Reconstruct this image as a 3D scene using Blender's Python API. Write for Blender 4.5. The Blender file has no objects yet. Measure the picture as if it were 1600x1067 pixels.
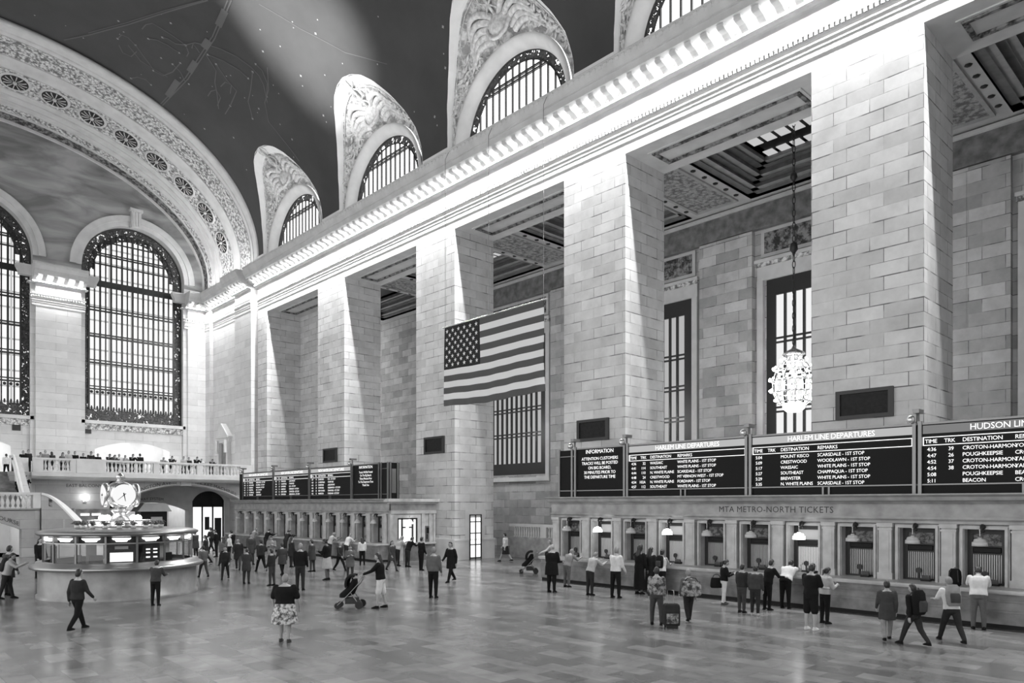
import bpy, bmesh, math, random
from math import sin, cos, pi, radians, sqrt
from mathutils import Vector, Matrix, noise as mnoise
random.seed(7)
SC = bpy.context.scene
COL = SC.collection

# ------------------------------------------------------------------ camera
F_PX, YH, PHI, HC = 1140.0, 787.0, radians(43.1), 3.4
cam_d = bpy.data.cameras.new('camera')
cam = bpy.data.objects.new('camera', cam_d)
COL.objects.link(cam)
cam_d.sensor_fit = 'HORIZONTAL'
cam_d.sensor_width = 36.0
cam_d.lens = F_PX * 36.0 / 1600.0
cam_d.shift_y = (YH - 533.5) / 1600.0
cam_d.clip_start = 0.1
cam_d.clip_end = 500
cam.location = (0, 0, HC)
cam.rotation_euler = (pi / 2, 0, -PHI - pi / 2)
SC.camera = cam

# ------------------------------------------------------------------ world + exposure
SC.view_settings.view_transform = 'Standard'
SC.view_settings.look = 'None'
SC.view_settings.gamma = 1.0
SC.view_settings.use_curve_mapping = False
SC.view_settings.exposure = 0.0
SC.cycles.use_denoising = True
SC.cycles.max_bounces = 8
SC.cycles.diffuse_bounces = 4
SC.cycles.glossy_bounces = 3
SC.cycles.transparent_max_bounces = 12
SC.cycles.sample_clamp_indirect = 6.0
W = bpy.data.worlds.new('daylight_outside')
SC.world = W
W.use_nodes = True
W.node_tree.nodes['Background'].inputs[0].default_value = (0.8, 0.8, 0.8, 1)
W.node_tree.nodes['Background'].inputs[1].default_value = 2.3

W_MAIN = 205.0; W_END = 95.0   # added strips along the lamp rows, watts per metre
L_BULB = 14.0      # cornice bulbs
P_LUN = 110.0; P_ARCH = 560.0; P_SPOT = 200000.0
L_PANE = 3.0        # upper windows
L_EAST = 1.25        # end windows
L_ROOM = 1.3        # rooms seen through arches

def area(name, loc, target, sx, sy, power):
    d = bpy.data.lights.new(name, 'AREA'); d.shape = 'RECTANGLE'; d.size = sx; d.size_y = sy; d.energy = power
    o = bpy.data.objects.new(name, d); COL.objects.link(o); o.location = loc
    o.rotation_euler = (Vector(target) - Vector(loc)).to_track_quat('-Z', 'Y').to_euler()
    return o
# uplights added for brightness, no fixtures: one per lunette, one strip along each corner
for c_ in (4.15, 17.0, 29.85, 42.7, 55.55): area('added_uplight', (c_, -26.35, 24.0), (c_, -26.9, 29.0), 4.0, .35, P_LUN)
area('added_uplight', (67.3, -26.6, 24.05), (67.3, -22.0, 31.0), 10.0, .35, P_ARCH)
area('added_uplight', (67.3, 9.4, 24.05), (67.3, 4.8, 31.0), 10.0, .35, P_ARCH)
sp_ = bpy.data.lights.new('added_vault_spot', 'SPOT'); sp_.energy = P_SPOT; sp_.spot_size = radians(20); sp_.spot_blend = 1.0; sp_.shadow_soft_size = .3  # spot added to make the glow on the vault, no fixture
so_ = bpy.data.objects.new('added_vault_spot', sp_); COL.objects.link(so_); so_.location = (42.7, 9.2, 24.4)
so_.rotation_euler = (Vector((43.4, -21.9, 33.7)) - Vector(so_.location)).to_track_quat('-Z', 'Y').to_euler()

# ------------------------------------------------------------------ materials
def g3(v): return (v, v, v, 1.0)

def new_mat(name):
    m = bpy.data.materials.new(name)
    m.use_nodes = True
    nt = m.node_tree
    return m, nt, nt.nodes['Principled BSDF']

def flat(name, v, rough=0.6, metal=0.0, var=0.0, scale=8.0, spec=0.5):
    m, nt, b = new_mat(name)
    b.inputs['Roughness'].default_value = rough
    b.inputs['Metallic'].default_value = metal
    b.inputs['Specular IOR Level'].default_value = spec
    if var > 0:
        geo = nt.nodes.new('ShaderNodeNewGeometry')
        n = nt.nodes.new('ShaderNodeTexNoise')
        n.inputs['Scale'].default_value = scale
        n.inputs['Detail'].default_value = 6
        r = nt.nodes.new('ShaderNodeMapRange')
        r.inputs[1].default_value = 0.3; r.inputs[2].default_value = 0.7
        r.inputs[3].default_value = v * (1 - var); r.inputs[4].default_value = v * (1 + var)
        nt.links.new(geo.outputs['Position'], n.inputs['Vector'])
        nt.links.new(n.outputs['Fac'], r.inputs[0])
        c = nt.nodes.new('ShaderNodeCombineColor')
        for i in range(3): nt.links.new(r.outputs[0], c.inputs[i])
        nt.links.new(c.outputs[0], b.inputs['Base Color'])
    else:
        b.inputs['Base Color'].default_value = g3(v)
    return m

def emit(name, v, strength, sampling=True):
    m = bpy.data.materials.new(name)
    m.use_nodes = True
    nt = m.node_tree
    nt.nodes.clear()
    o = nt.nodes.new('ShaderNodeOutputMaterial')
    e = nt.nodes.new('ShaderNodeEmission')
    e.inputs[0].default_value = g3(v)
    e.inputs[1].default_value = strength
    nt.links.new(e.outputs[0], o.inputs[0])
    if not sampling:
        m.cycles.emission_sampling = 'NONE'
    return m

def math_node(nt, op, a=None, b=None, va=0.0, vb=0.0):
    n = nt.nodes.new('ShaderNodeMath'); n.operation = op
    n.inputs[0].default_value = va; n.inputs[1].default_value = vb
    if a is not None: nt.links.new(a, n.inputs[0])
    if b is not None: nt.links.new(b, n.inputs[1])
    return n.outputs[0]

def wall_uv(nt, warp=0.0, period=1.24):
    """(u, v) along a wall from world position: u horizontal, v height."""
    geo = nt.nodes.new('ShaderNodeNewGeometry')
    sp = nt.nodes.new('ShaderNodeSeparateXYZ'); nt.links.new(geo.outputs['Position'], sp.inputs[0])
    sn = nt.nodes.new('ShaderNodeSeparateXYZ'); nt.links.new(geo.outputs['True Normal'], sn.inputs[0])
    ax = math_node(nt, 'ABSOLUTE', sn.outputs[0]); az = math_node(nt, 'ABSOLUTE', sn.outputs[2])
    fx = math_node(nt, 'GREATER_THAN', ax, None, vb=0.6)
    fz = math_node(nt, 'GREATER_THAN', az, None, vb=0.6)
    mu = nt.nodes.new('ShaderNodeMix'); mu.data_type = 'FLOAT'
    nt.links.new(fx, mu.inputs[0]); nt.links.new(sp.outputs[0], mu.inputs[2]); nt.links.new(sp.outputs[1], mu.inputs[3])
    mv = nt.nodes.new('ShaderNodeMix'); mv.data_type = 'FLOAT'
    nt.links.new(fz, mv.inputs[0]); nt.links.new(sp.outputs[2], mv.inputs[2]); nt.links.new(sp.outputs[1], mv.inputs[3])
    v = mv.outputs[0]
    if warp:
        s = math_node(nt, 'SINE', math_node(nt, 'MULTIPLY', v, None, vb=2 * pi / period))
        v = math_node(nt, 'ADD', v, math_node(nt, 'MULTIPLY', s, None, vb=warp))
    c = nt.nodes.new('ShaderNodeCombineXYZ')
    nt.links.new(mu.outputs[0], c.inputs[0]); nt.links.new(v, c.inputs[1])
    return c.outputs[0], geo.outputs['Position']

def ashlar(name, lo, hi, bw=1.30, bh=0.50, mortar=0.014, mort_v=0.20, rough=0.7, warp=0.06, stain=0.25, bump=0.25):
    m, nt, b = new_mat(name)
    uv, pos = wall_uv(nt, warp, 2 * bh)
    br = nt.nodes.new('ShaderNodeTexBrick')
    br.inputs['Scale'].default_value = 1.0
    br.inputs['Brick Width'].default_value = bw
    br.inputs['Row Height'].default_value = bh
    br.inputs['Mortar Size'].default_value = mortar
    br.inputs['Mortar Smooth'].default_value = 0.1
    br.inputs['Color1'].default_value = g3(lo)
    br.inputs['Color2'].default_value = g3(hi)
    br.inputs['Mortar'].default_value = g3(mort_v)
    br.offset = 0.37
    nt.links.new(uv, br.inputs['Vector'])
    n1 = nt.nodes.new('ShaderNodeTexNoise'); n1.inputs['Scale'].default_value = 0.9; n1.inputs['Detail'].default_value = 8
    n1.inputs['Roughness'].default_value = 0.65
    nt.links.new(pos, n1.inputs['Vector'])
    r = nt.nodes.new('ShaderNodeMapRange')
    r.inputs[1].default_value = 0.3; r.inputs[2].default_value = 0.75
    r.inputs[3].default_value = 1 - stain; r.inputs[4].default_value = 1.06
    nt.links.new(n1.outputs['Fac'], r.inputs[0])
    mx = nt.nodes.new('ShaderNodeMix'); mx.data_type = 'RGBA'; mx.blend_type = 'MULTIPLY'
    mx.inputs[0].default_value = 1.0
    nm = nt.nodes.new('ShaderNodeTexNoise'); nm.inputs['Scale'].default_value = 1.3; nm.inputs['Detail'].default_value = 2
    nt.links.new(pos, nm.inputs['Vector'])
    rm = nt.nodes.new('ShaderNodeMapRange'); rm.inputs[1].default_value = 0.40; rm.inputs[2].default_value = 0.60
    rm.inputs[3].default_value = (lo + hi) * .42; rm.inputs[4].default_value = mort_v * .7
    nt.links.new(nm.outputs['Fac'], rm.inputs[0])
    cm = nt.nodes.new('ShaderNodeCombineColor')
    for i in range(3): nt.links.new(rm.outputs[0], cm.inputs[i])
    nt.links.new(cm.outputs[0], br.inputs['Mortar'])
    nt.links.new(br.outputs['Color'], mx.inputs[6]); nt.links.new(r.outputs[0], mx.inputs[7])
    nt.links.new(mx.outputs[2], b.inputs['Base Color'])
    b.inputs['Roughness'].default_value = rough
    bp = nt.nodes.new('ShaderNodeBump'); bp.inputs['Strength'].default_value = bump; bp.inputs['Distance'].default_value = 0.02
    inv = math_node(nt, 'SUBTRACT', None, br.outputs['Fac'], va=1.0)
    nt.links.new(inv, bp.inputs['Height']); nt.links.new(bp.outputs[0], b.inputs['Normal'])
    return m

def ornament(name, lo, hi, scale=3.0, depth=0.06, rough=0.6, holes=False, thr=0.5, kind='VORONOI'):
    """carved / pierced pattern from a texture; holes=True lets light through the openwork"""
    m, nt, b = new_mat(name)
    geo = nt.nodes.new('ShaderNodeNewGeometry')
    vo = nt.nodes.new('ShaderNodeTexVoronoi'); vo.feature = 'SMOOTH_F1'
    vo.inputs['Scale'].default_value = scale
    ns = nt.nodes.new('ShaderNodeTexNoise'); ns.inputs['Scale'].default_value = scale * 1.7; ns.inputs['Detail'].default_value = 3
    ns.inputs['Distortion'].default_value = 1.2
    nt.links.new(geo.outputs['Position'], vo.inputs['Vector']); nt.links.new(geo.outputs['Position'], ns.inputs['Vector'])
    s = math_node(nt, 'ADD', math_node(nt, 'MULTIPLY', vo.outputs['Distance'], None, vb=0.8), ns.outputs['Fac'])
    r = nt.nodes.new('ShaderNodeMapRange')
    r.inputs[1].default_value = thr + 0.18; r.inputs[2].default_value = thr + 0.5
    r.inputs[3].default_value = hi; r.inputs[4].default_value = lo
    nt.links.new(s, r.inputs[0])
    c = nt.nodes.new('ShaderNodeCombineColor')
    for i in range(3): nt.links.new(r.outputs[0], c.inputs[i])
    nt.links.new(c.outputs[0], b.inputs['Base Color'])
    b.inputs['Roughness'].default_value = rough
    bp = nt.nodes.new('ShaderNodeBump'); bp.inputs['Strength'].default_value = 0.9; bp.inputs['Distance'].default_value = depth
    bp.invert = True
    nt.links.new(s, bp.inputs['Height']); nt.links.new(bp.outputs[0], b.inputs['Normal'])
    if holes:
        gt = math_node(nt, 'GREATER_THAN', s, None, vb=thr + 0.62)
        nt.links.new(math_node(nt, 'SUBTRACT', None, gt, va=1.0), b.inputs['Alpha'])
    return m

M = {}
M['ashlar'] = ashlar('pier_stone_blocks', 0.58, 0.74)
M['ashlar_warm'] = ashlar('corridor_stone_blocks', 0.40, 0.70, bw=1.5, bh=0.62, stain=0.3)
M['ashlar_fine'] = ashlar('end_wall_stone_blocks', 0.60, 0.70, bw=2.4, bh=0.62, mortar=0.010, mort_v=0.45, stain=0.12, bump=0.1)
M['ashlar_dimmed'] = ashlar('dimmed_lower_wall_blocks', 0.36, 0.46, bw=2.2, bh=0.6, mortar=0.010, mort_v=0.3, stain=0.18, bump=0.1)  # darker copy of the wall stone: dimness under the balcony put into the colour
M['stone'] = flat('smooth_limestone', 0.62, 0.6, var=0.10, scale=1.2)
M['stone_white'] = flat('white_plaster', 0.78, 0.7, var=0.05, scale=1.5)
M['marble'] = flat('booth_marble', 0.34, 0.35, var=0.28, scale=2.2)
M['marble_light'] = flat('pale_booth_marble', 0.52, 0.4, var=0.16, scale=3)
M['marble_kiosk'] = flat('kiosk_marble', 0.25, 0.3, var=0.3, scale=1.6)
M['marble_dark'] = flat('counter_marble', 0.20, 0.3, var=0.45, scale=2.0)
M['iron'] = flat('dark_bronze', 0.035, 0.45, 0.3)
M['iron_grille'] = ornament('pierced_bronze_ornament', 0.02, 0.09, 4.6, 0.03, 0.5, holes=True, thr=0.45)
M['relief_figure'] = flat('carved_figure_stone', 0.62, 0.8, var=0.3, scale=5)
M['relief_field'] = ornament('carved_leaf_field', 0.30, 0.74, 2.2, 0.14, 0.8)  # darker hollows: shade of the carving put into the colour
M['relief'] = ornament('carved_stone_relief', 0.10, 0.72, 2.6, 0.10, 0.7)
M['relief_fine'] = ornament('carved_stone_band', 0.16, 0.78, 5.0, 0.05, 0.7)
M['relief_dark'] = ornament('dark_carved_panel', 0.03, 0.30, 3.4, 0.08, 0.6)
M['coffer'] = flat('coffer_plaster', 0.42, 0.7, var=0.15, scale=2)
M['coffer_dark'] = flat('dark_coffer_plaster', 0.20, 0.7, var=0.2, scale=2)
M['rib'] = flat('painted_rib', 0.55, 0.7, var=0.1, scale=1)
M['gilt'] = flat('gilt_line_paint', 0.12, 0.6)
M['star'] = flat('gold_star_paint', 0.36, 0.5)
M['black'] = flat('black_panel', 0.012, 0.5, spec=0.25)
M['board'] = flat('board_face', 0.012, 0.6, spec=0.15)
M['plaque'] = flat('dark_plaque', 0.014, 0.5, var=0.3, spec=0.2)
M['header'] = emit('lit_board_header', 0.50, 1.0, False)
M['led'] = emit('lit_board_letters', 1.0, 1.5, False)
M['pane'] = emit('daylit_frosted_glass', 1.0, L_PANE)
M['pane_room'] = emit('lit_room_light', 1.0, L_ROOM)
M['bulb'] = emit('cornice_bulb_glow', 1.0, L_BULB)
M['bulb_ch'] = emit('chandelier_bulb_glow', 1.0, 14.0)
M['lampglow'] = emit('lamp_glow', 1.0, 5.0)
M['lampglow_hi'] = emit('bright_lamp_glow', 1.0, 9.0)
M['clockface'] = emit('opal_clock_glass', 1.0, 0.95)
M['ink'] = flat('dark_letter_paint', 0.04, 0.6)
M['brass'] = flat('polished_brass', 0.62, 0.25, 0.85)
M['steel'] = flat('grey_metal', 0.22, 0.35, 0.7)
M['lampshade'] = flat('white_glass_shade', 0.62, 0.3)
M['white_letter'] = flat('white_letter_paint', 0.85, 0.6)
M['plant'] = flat('leaf_green_grey', 0.12, 0.6)
M['flag_white'] = flat('flag_white_cloth', 0.86, 0.8)
M['flag_red'] = flat('flag_red_cloth', 0.10, 0.8)
M['flag_blue'] = flat('flag_blue_cloth', 0.018, 0.8)
M['skin'] = flat('skin', 0.36, 0.55)
M['skin_dark'] = flat('deep_skin', 0.12, 0.55)
M['eye'] = flat('dark_eye', 0.02, 0.3)
M['hair_dark'] = flat('dark_hair', 0.018, 0.5)
M['hair_grey'] = flat('grey_hair', 0.22, 0.6)
M['hair_fair'] = flat('fair_hair', 0.19, 0.6)
M['rubber'] = flat('black_rubber', 0.015, 0.6)
for nm, v in (('black', 0.012), ('dark', 0.03), ('char', 0.055), ('mid', 0.12), ('grey', 0.24), ('pale', 0.40), ('white', 0.64)):
    M['c_' + nm] = flat('cloth_' + nm, v, 0.9, var=0.12, scale=9, spec=0.12)
M['c_print'] = ornament('printed_cloth', 0.05, 0.6, 14.0, 0.005, 0.85)
M['c_floral'] = ornament('patterned_bag_cloth', 0.03, 0.34, 9.0, 0.005, 0.8)

def floor_mat():
    m, nt, b = new_mat('polished_marble_floor')
    geo = nt.nodes.new('ShaderNodeNewGeometry')
    br = nt.nodes.new('ShaderNodeTexBrick')
    br.inputs['Scale'].default_value = 1.0
    br.inputs['Brick Width'].default_value = 0.98
    br.inputs['Row Height'].default_value = 0.49
    br.inputs['Mortar Size'].default_value = 0.006
    br.inputs['Color1'].default_value = g3(0.115)
    br.inputs['Color2'].default_value = g3(0.225)
    br.inputs['Mortar'].default_value = g3(0.13)
    nt.links.new(geo.outputs['Position'], br.inputs['Vector'])
    n1 = nt.nodes.new('ShaderNodeTexNoise'); n1.inputs['Scale'].default_value = 1.6; n1.inputs['Detail'].default_value = 8
    n1.inputs['Distortion'].default_value = 0.8
    nt.links.new(geo.outputs['Position'], n1.inputs['Vector'])
    r = nt.nodes.new('ShaderNodeMapRange')
    r.inputs[1].default_value = 0.3; r.inputs[2].default_value = 0.7
    r.inputs[3].default_value = 0.72; r.inputs[4].default_value = 1.15
    nt.links.new(n1.outputs['Fac'], r.inputs[0])
    mx = nt.nodes.new('ShaderNodeMix'); mx.data_type = 'RGBA'; mx.blend_type = 'MULTIPLY'; mx.inputs[0].default_value = 1.0
    nt.links.new(br.outputs['Color'], mx.inputs[6]); nt.links.new(r.outputs[0], mx.inputs[7])
    nt.links.new(mx.outputs[2], b.inputs['Base Color'])
    n2 = nt.nodes.new('ShaderNodeTexNoise'); n2.inputs['Scale'].default_value = 0.7; n2.inputs['Detail'].default_value = 4
    nt.links.new(geo.outputs['Position'], n2.inputs['Vector'])
    r2 = nt.nodes.new('ShaderNodeMapRange')
    r2.inputs[1].default_value = 0.3; r2.inputs[2].default_value = 0.7
    r2.inputs[3].default_value = 0.17; r2.inputs[4].default_value = 0.26
    nt.links.new(n2.outputs['Fac'], r2.inputs[0]); nt.links.new(r2.outputs[0], b.inputs['Roughness'])
    return m
M['floor'] = floor_mat()

def vault_mat():
    m, nt, b = new_mat('painted_vault')
    geo = nt.nodes.new('ShaderNodeNewGeometry')
    n1 = nt.nodes.new('ShaderNodeTexNoise'); n1.inputs['Scale'].default_value = 0.35; n1.inputs['Detail'].default_value = 9
    n1.inputs['Roughness'].default_value = 0.6
    nt.links.new(geo.outputs['Position'], n1.inputs['Vector'])
    r = nt.nodes.new('ShaderNodeMapRange')
    r.inputs[1].default_value = 0.3; r.inputs[2].default_value = 0.7
    r.inputs[3].default_value = 0.048; r.inputs[4].default_value = 0.066
    nt.links.new(n1.outputs['Fac'], r.inputs[0])
    c = nt.nodes.new('ShaderNodeCombineColor')
    for i in range(3): nt.links.new(r.outputs[0], c.inputs[i])
    nt.links.new(c.outputs[0], b.inputs['Base Color'])
    b.inputs['Roughness'].default_value = 0.75
    return m
M['vault'] = vault_mat()

def tympanum_mat():
    m, nt, b = new_mat('mottled_tympanum_stone')
    geo = nt.nodes.new('ShaderNodeNewGeometry')
    mp = nt.nodes.new('ShaderNodeMapping'); mp.inputs['Scale'].default_value = (0.3, 0.22, 0.75)
    n1 = nt.nodes.new('ShaderNodeTexNoise'); n1.inputs['Scale'].default_value = 1.0; n1.inputs['Detail'].default_value = 9
    n1.inputs['Distortion'].default_value = 0.7
    nt.links.new(geo.outputs['Position'], mp.inputs[0]); nt.links.new(mp.outputs[0], n1.inputs['Vector'])
    r = nt.nodes.new('ShaderNodeMapRange')
    r.inputs[1].default_value = 0.35; r.inputs[2].default_value = 0.62
    r.inputs[3].default_value = 0.18; r.inputs[4].default_value = 0.42
    nt.links.new(n1.outputs['Fac'], r.inputs[0])
    c = nt.nodes.new('ShaderNodeCombineColor')
    for i in range(3): nt.links.new(r.outputs[0], c.inputs[i])
    nt.links.new(c.outputs[0], b.inputs['Base Color'])
    b.inputs['Roughness'].default_value = 0.8
    return m
M['tympanum'] = tympanum_mat()

def east_pane_mat():
    m = bpy.data.materials.new('daylit_street_glass'); m.use_nodes = True
    nt = m.node_tree; nt.nodes.clear()
    o = nt.nodes.new('ShaderNodeOutputMaterial'); e = nt.nodes.new('ShaderNodeEmission')
    geo = nt.nodes.new('ShaderNodeNewGeometry')
    br = nt.nodes.new('ShaderNodeTexBrick')
    br.inputs['Scale'].default_value = 1.0; br.inputs['Brick Width'].default_value = 1.9; br.inputs['Row Height'].default_value = 1.35
    br.inputs['Mortar Size'].default_value = 0.09; br.offset = 0.0
    br.inputs['Color1'].default_value = g3(1.0); br.inputs['Color2'].default_value = g3(0.85); br.inputs['Mortar'].default_value = g3(0.42)
    sp = nt.nodes.new('ShaderNodeSeparateXYZ'); nt.links.new(geo.outputs['Position'], sp.inputs[0])
    c = nt.nodes.new('ShaderNodeCombineXYZ'); nt.links.new(sp.outputs[1], c.inputs[0]); nt.links.new(sp.outputs[2], c.inputs[1])
    nt.links.new(c.outputs[0], br.inputs['Vector'])
    nt.links.new(br.outputs['Color'], e.inputs[0]); e.inputs[1].default_value = L_EAST
    nt.links.new(e.outputs[0], o.inputs[0])
    return m
M['pane_east'] = east_pane_mat()
M['pane_back'] = emit('daylit_corridor_glass', 0.62, 0.75)
M['pane_bright'] = emit('daylit_corridor_glass_bright', 0.9, 1.0)

# ------------------------------------------------------------------ mesh helpers
class MB:
    def __init__(s): s.v = []; s.f = []; s.m = []; s.sm = []
    def add(s, vs, fs, mat=0, smooth=False):
        o = len(s.v); s.v.extend([tuple(p) for p in vs])
        for f in fs:
            s.f.append([o + i for i in f]); s.m.append(mat); s.sm.append(smooth)
    def quad(s, a, b, c, d, mat=0): s.add([a, b, c, d], [(0, 1, 2, 3)], mat)
    def box(s, x0, x1, y0, y1, z0, z1, mat=0):
        if x0 > x1: x0, x1 = x1, x0
        if y0 > y1: y0, y1 = y1, y0
        if z0 > z1: z0, z1 = z1, z0
        vs = [(x0,y0,z0),(x1,y0,z0),(x1,y1,z0),(x0,y1,z0),(x0,y0,z1),(x1,y0,z1),(x1,y1,z1),(x0,y1,z1)]
        s.add(vs, [(0,3,2,1),(4,5,6,7),(0,1,5,4),(1,2,6,5),(2,3,7,6),(3,0,4,7)], mat)
    def obox(s, c, ux, uy, uz, mat=0):
        """oriented box: centre and three half-axis vectors"""
        c, ux, uy, uz = map(Vector, (c, ux, uy, uz))
        vs = [c + a*ux + b*uy + d*uz for d in (-1, 1) for a, b in ((-1,-1),(1,-1),(1,1),(-1,1))]
        s.add(vs, [(0,3,2,1),(4,5,6,7),(0,1,5,4),(1,2,6,5),(2,3,7,6),(3,0,4,7)], mat)
    def prism(s, poly, fn, a, b, mat=0, caps=True):
        """poly of 2-D points, fn(p, q, t) -> 3-D, extruded from t=a to t=b"""
        n = len(poly)
        vs = [fn(p, q, a) for p, q in poly] + [fn(p, q, b) for p, q in poly]
        fs = [(i, (i+1) % n, n + (i+1) % n, n + i) for i in range(n)]
        if caps: fs += [tuple(range(n))[::-1], tuple(range(n, 2*n))]
        s.add(vs, fs, mat)
    def strip(s, rows, mat=0, smooth=False, close=False):
        """grid of points: rows of equal length"""
        n = len(rows[0]); o = len(s.v)
        for r in rows: s.v.extend([tuple(p) for p in r])
        for i in range(len(rows) - 1):
            for j in range(n if close else n - 1):
                k = (j + 1) % n
                s.f.append([o+i*n+j, o+i*n+k, o+(i+1)*n+k, o+(i+1)*n+j]); s.m.append(mat); s.sm.append(smooth)
    def tube(s, pts, r, n=8, mat=0, smooth=True, caps=True, squash=1.0):
        pts = [Vector(p) for p in pts]
        rs = r if isinstance(r, (list, tuple)) else [r] * len(pts)
        rows = []
        prev = None
        for i, p in enumerate(pts):
            t = (pts[min(i+1, len(pts)-1)] - pts[max(i-1, 0)])
            if t.length < 1e-9: t = Vector((0, 0, 1))
            t.normalize()
            if prev is None:
                a = Vector((1, 0, 0)) if abs(t.x) < 0.8 else Vector((0, 1, 0))
                a = (a - t * a.dot(t)).normalized()
            else:
                a = (prev - t * prev.dot(t)).normalized()
            prev = a
            b = t.cross(a)
            rows.append([p + a * (rs[i] * cos(2*pi*k/n)) + b * (rs[i] * squash * sin(2*pi*k/n)) for k in range(n)])
        s.strip(rows, mat, smooth, close=True)
        if caps:
            o = len(s.v); s.v.extend([tuple(p) for p in rows[0]]); s.f.append(list(range(o, o+n))[::-1]); s.m.append(mat); s.sm.append(False)
            o = len(s.v); s.v.extend([tuple(p) for p in rows[-1]]); s.f.append(list(range(o, o+n))); s.m.append(mat); s.sm.append(False)
    def lathe(s, prof, c=(0, 0, 0), n=16, mat=0, smooth=True, a0=0.0, a1=2*pi):
        full = abs(a1 - a0 - 2*pi) < 1e-6
        k = n if full else n + 1
        rows = [[(c[0] + r*cos(a0 + (a1-a0)*j/n), c[1] + r*sin(a0 + (a1-a0)*j/n), c[2] + z) for j in range(k)] for r, z in prof]
        s.strip(rows, mat, smooth, close=full)
    def ball(s, c, r, n=10, mat=0, sc=(1, 1, 1)):
        m = max(4, n // 2)
        rows = []
        for i in range(m + 1):
            th = pi * i / m
            rows.append([(c[0] + r*sc[0]*sin(th)*cos(2*pi*j/n), c[1] + r*sc[1]*sin(th)*sin(2*pi*j/n), c[2] - r*sc[2]*cos(th)) for j in range(n)])
        s.strip(rows, mat, True, close=True)
    def build(s, name, mats, parent=None, origin=None, merge=False, local=False):
        me = bpy.data.meshes.new(name)
        ov = Vector(origin) if origin is not None else Vector((0, 0, 0))
        vs = [(p[0]-ov.x, p[1]-ov.y, p[2]-ov.z) for p in s.v] if origin is not None else s.v
        me.from_pydata(vs, [], s.f)
        if not isinstance(mats, (list, tuple)): mats = [mats]
        for m in mats: me.materials.append(M[m] if isinstance(m, str) else m)
        me.polygons.foreach_set('material_index', s.m)
        me.polygons.foreach_set('use_smooth', s.sm)
        if merge:
            bm = bmesh.new(); bm.from_mesh(me)
            bmesh.ops.remove_doubles(bm, verts=bm.verts, dist=1e-4)
            bmesh.ops.recalc_face_normals(bm, faces=bm.faces)
            bm.to_mesh(me); bm.free()
        me.update()
        o = bpy.data.objects.new(name, me)
        COL.objects.link(o)
        if parent is not None:
            o.parent = parent
            if local: pass
            elif origin is not None: o.location = ov - world_loc(parent)
            else: o.location = -world_loc(parent)
        elif origin is not None: o.location = ov
        return o

def world_loc(o):
    v = Vector((0, 0, 0))
    while o is not None:
        v += o.location; o = o.parent
    return v

def tag(o, label=None, cat=None, group=None, kind=None):
    if label: o['label'] = label
    if cat: o['category'] = cat
    if group: o['group'] = group
    if kind: o['kind'] = kind
    return o

def struct(o): o['kind'] = 'structure'; return o

def empty(name, loc=(0, 0, 0), rz=0.0, label=None, cat=None, group=None, kind=None):
    o = bpy.data.objects.new(name, None); COL.objects.link(o)
    o.location = loc; o.rotation_euler = (0, 0, rz); o.empty_display_size = 0.1
    return tag(o, label, cat, group, kind)

def kids(o): return [c for c in bpy.data.objects if c.parent == o]

def copy_tree(o, parent=None, cache={}):
    c = o.copy(); COL.objects.link(c)
    if parent is not None: c.parent = parent
    for ch in list(o.children): copy_tree(ch, c)
    return c

def text_mesh(items, name, mat, fn, parent, depth=0.0, bend=None, spacing=1.0):
    """items: (string, u, v, size, align); fn(u, v) -> world point; all in one lettering mesh"""
    mb = MB()
    for s, u, v, size, al in items:
        cu = bpy.data.curves.new('t', 'FONT'); cu.body = s; cu.size = size; cu.align_x = al; cu.resolution_u = 2
        cu.space_character = spacing; cu.fill_mode = 'FRONT'
        ob = bpy.data.objects.new('t', cu); COL.objects.link(ob)
        dg = bpy.context.evaluated_depsgraph_get(); dg.update()
        me = bpy.data.meshes.new_from_object(ob.evaluated_get(dg))
        vs = []
        for q in me.vertices:
            uu, vv = u + q.co.x, v + q.co.y
            if bend: vv += bend(uu)
            vs.append(fn(uu, vv))
        mb.add(vs, [list(p.vertices) for p in me.polygons])
        bpy.data.objects.remove(ob); bpy.data.meshes.remove(me); bpy.data.curves.remove(cu)
    return mb.build(name, mat, parent)

def aw_quad(mb, fn, a, b, la, lb, ha, hb, mat, vcut):
    if vcut is None or min(ha, hb) <= vcut: mb.quad(fn(a, la), fn(b, lb), fn(b, hb), fn(a, ha), mat); return
    if max(la, lb) >= vcut: mb.quad(fn(a, la), fn(b, lb), fn(b, hb), fn(a, ha), mat + 1); return
    mb.quad(fn(a, la), fn(b, lb), fn(b, max(vcut, lb)), fn(a, max(vcut, la)), mat)
    mb.quad(fn(a, max(vcut, la)), fn(b, max(vcut, lb)), fn(b, hb), fn(a, ha), mat + 1)

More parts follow.
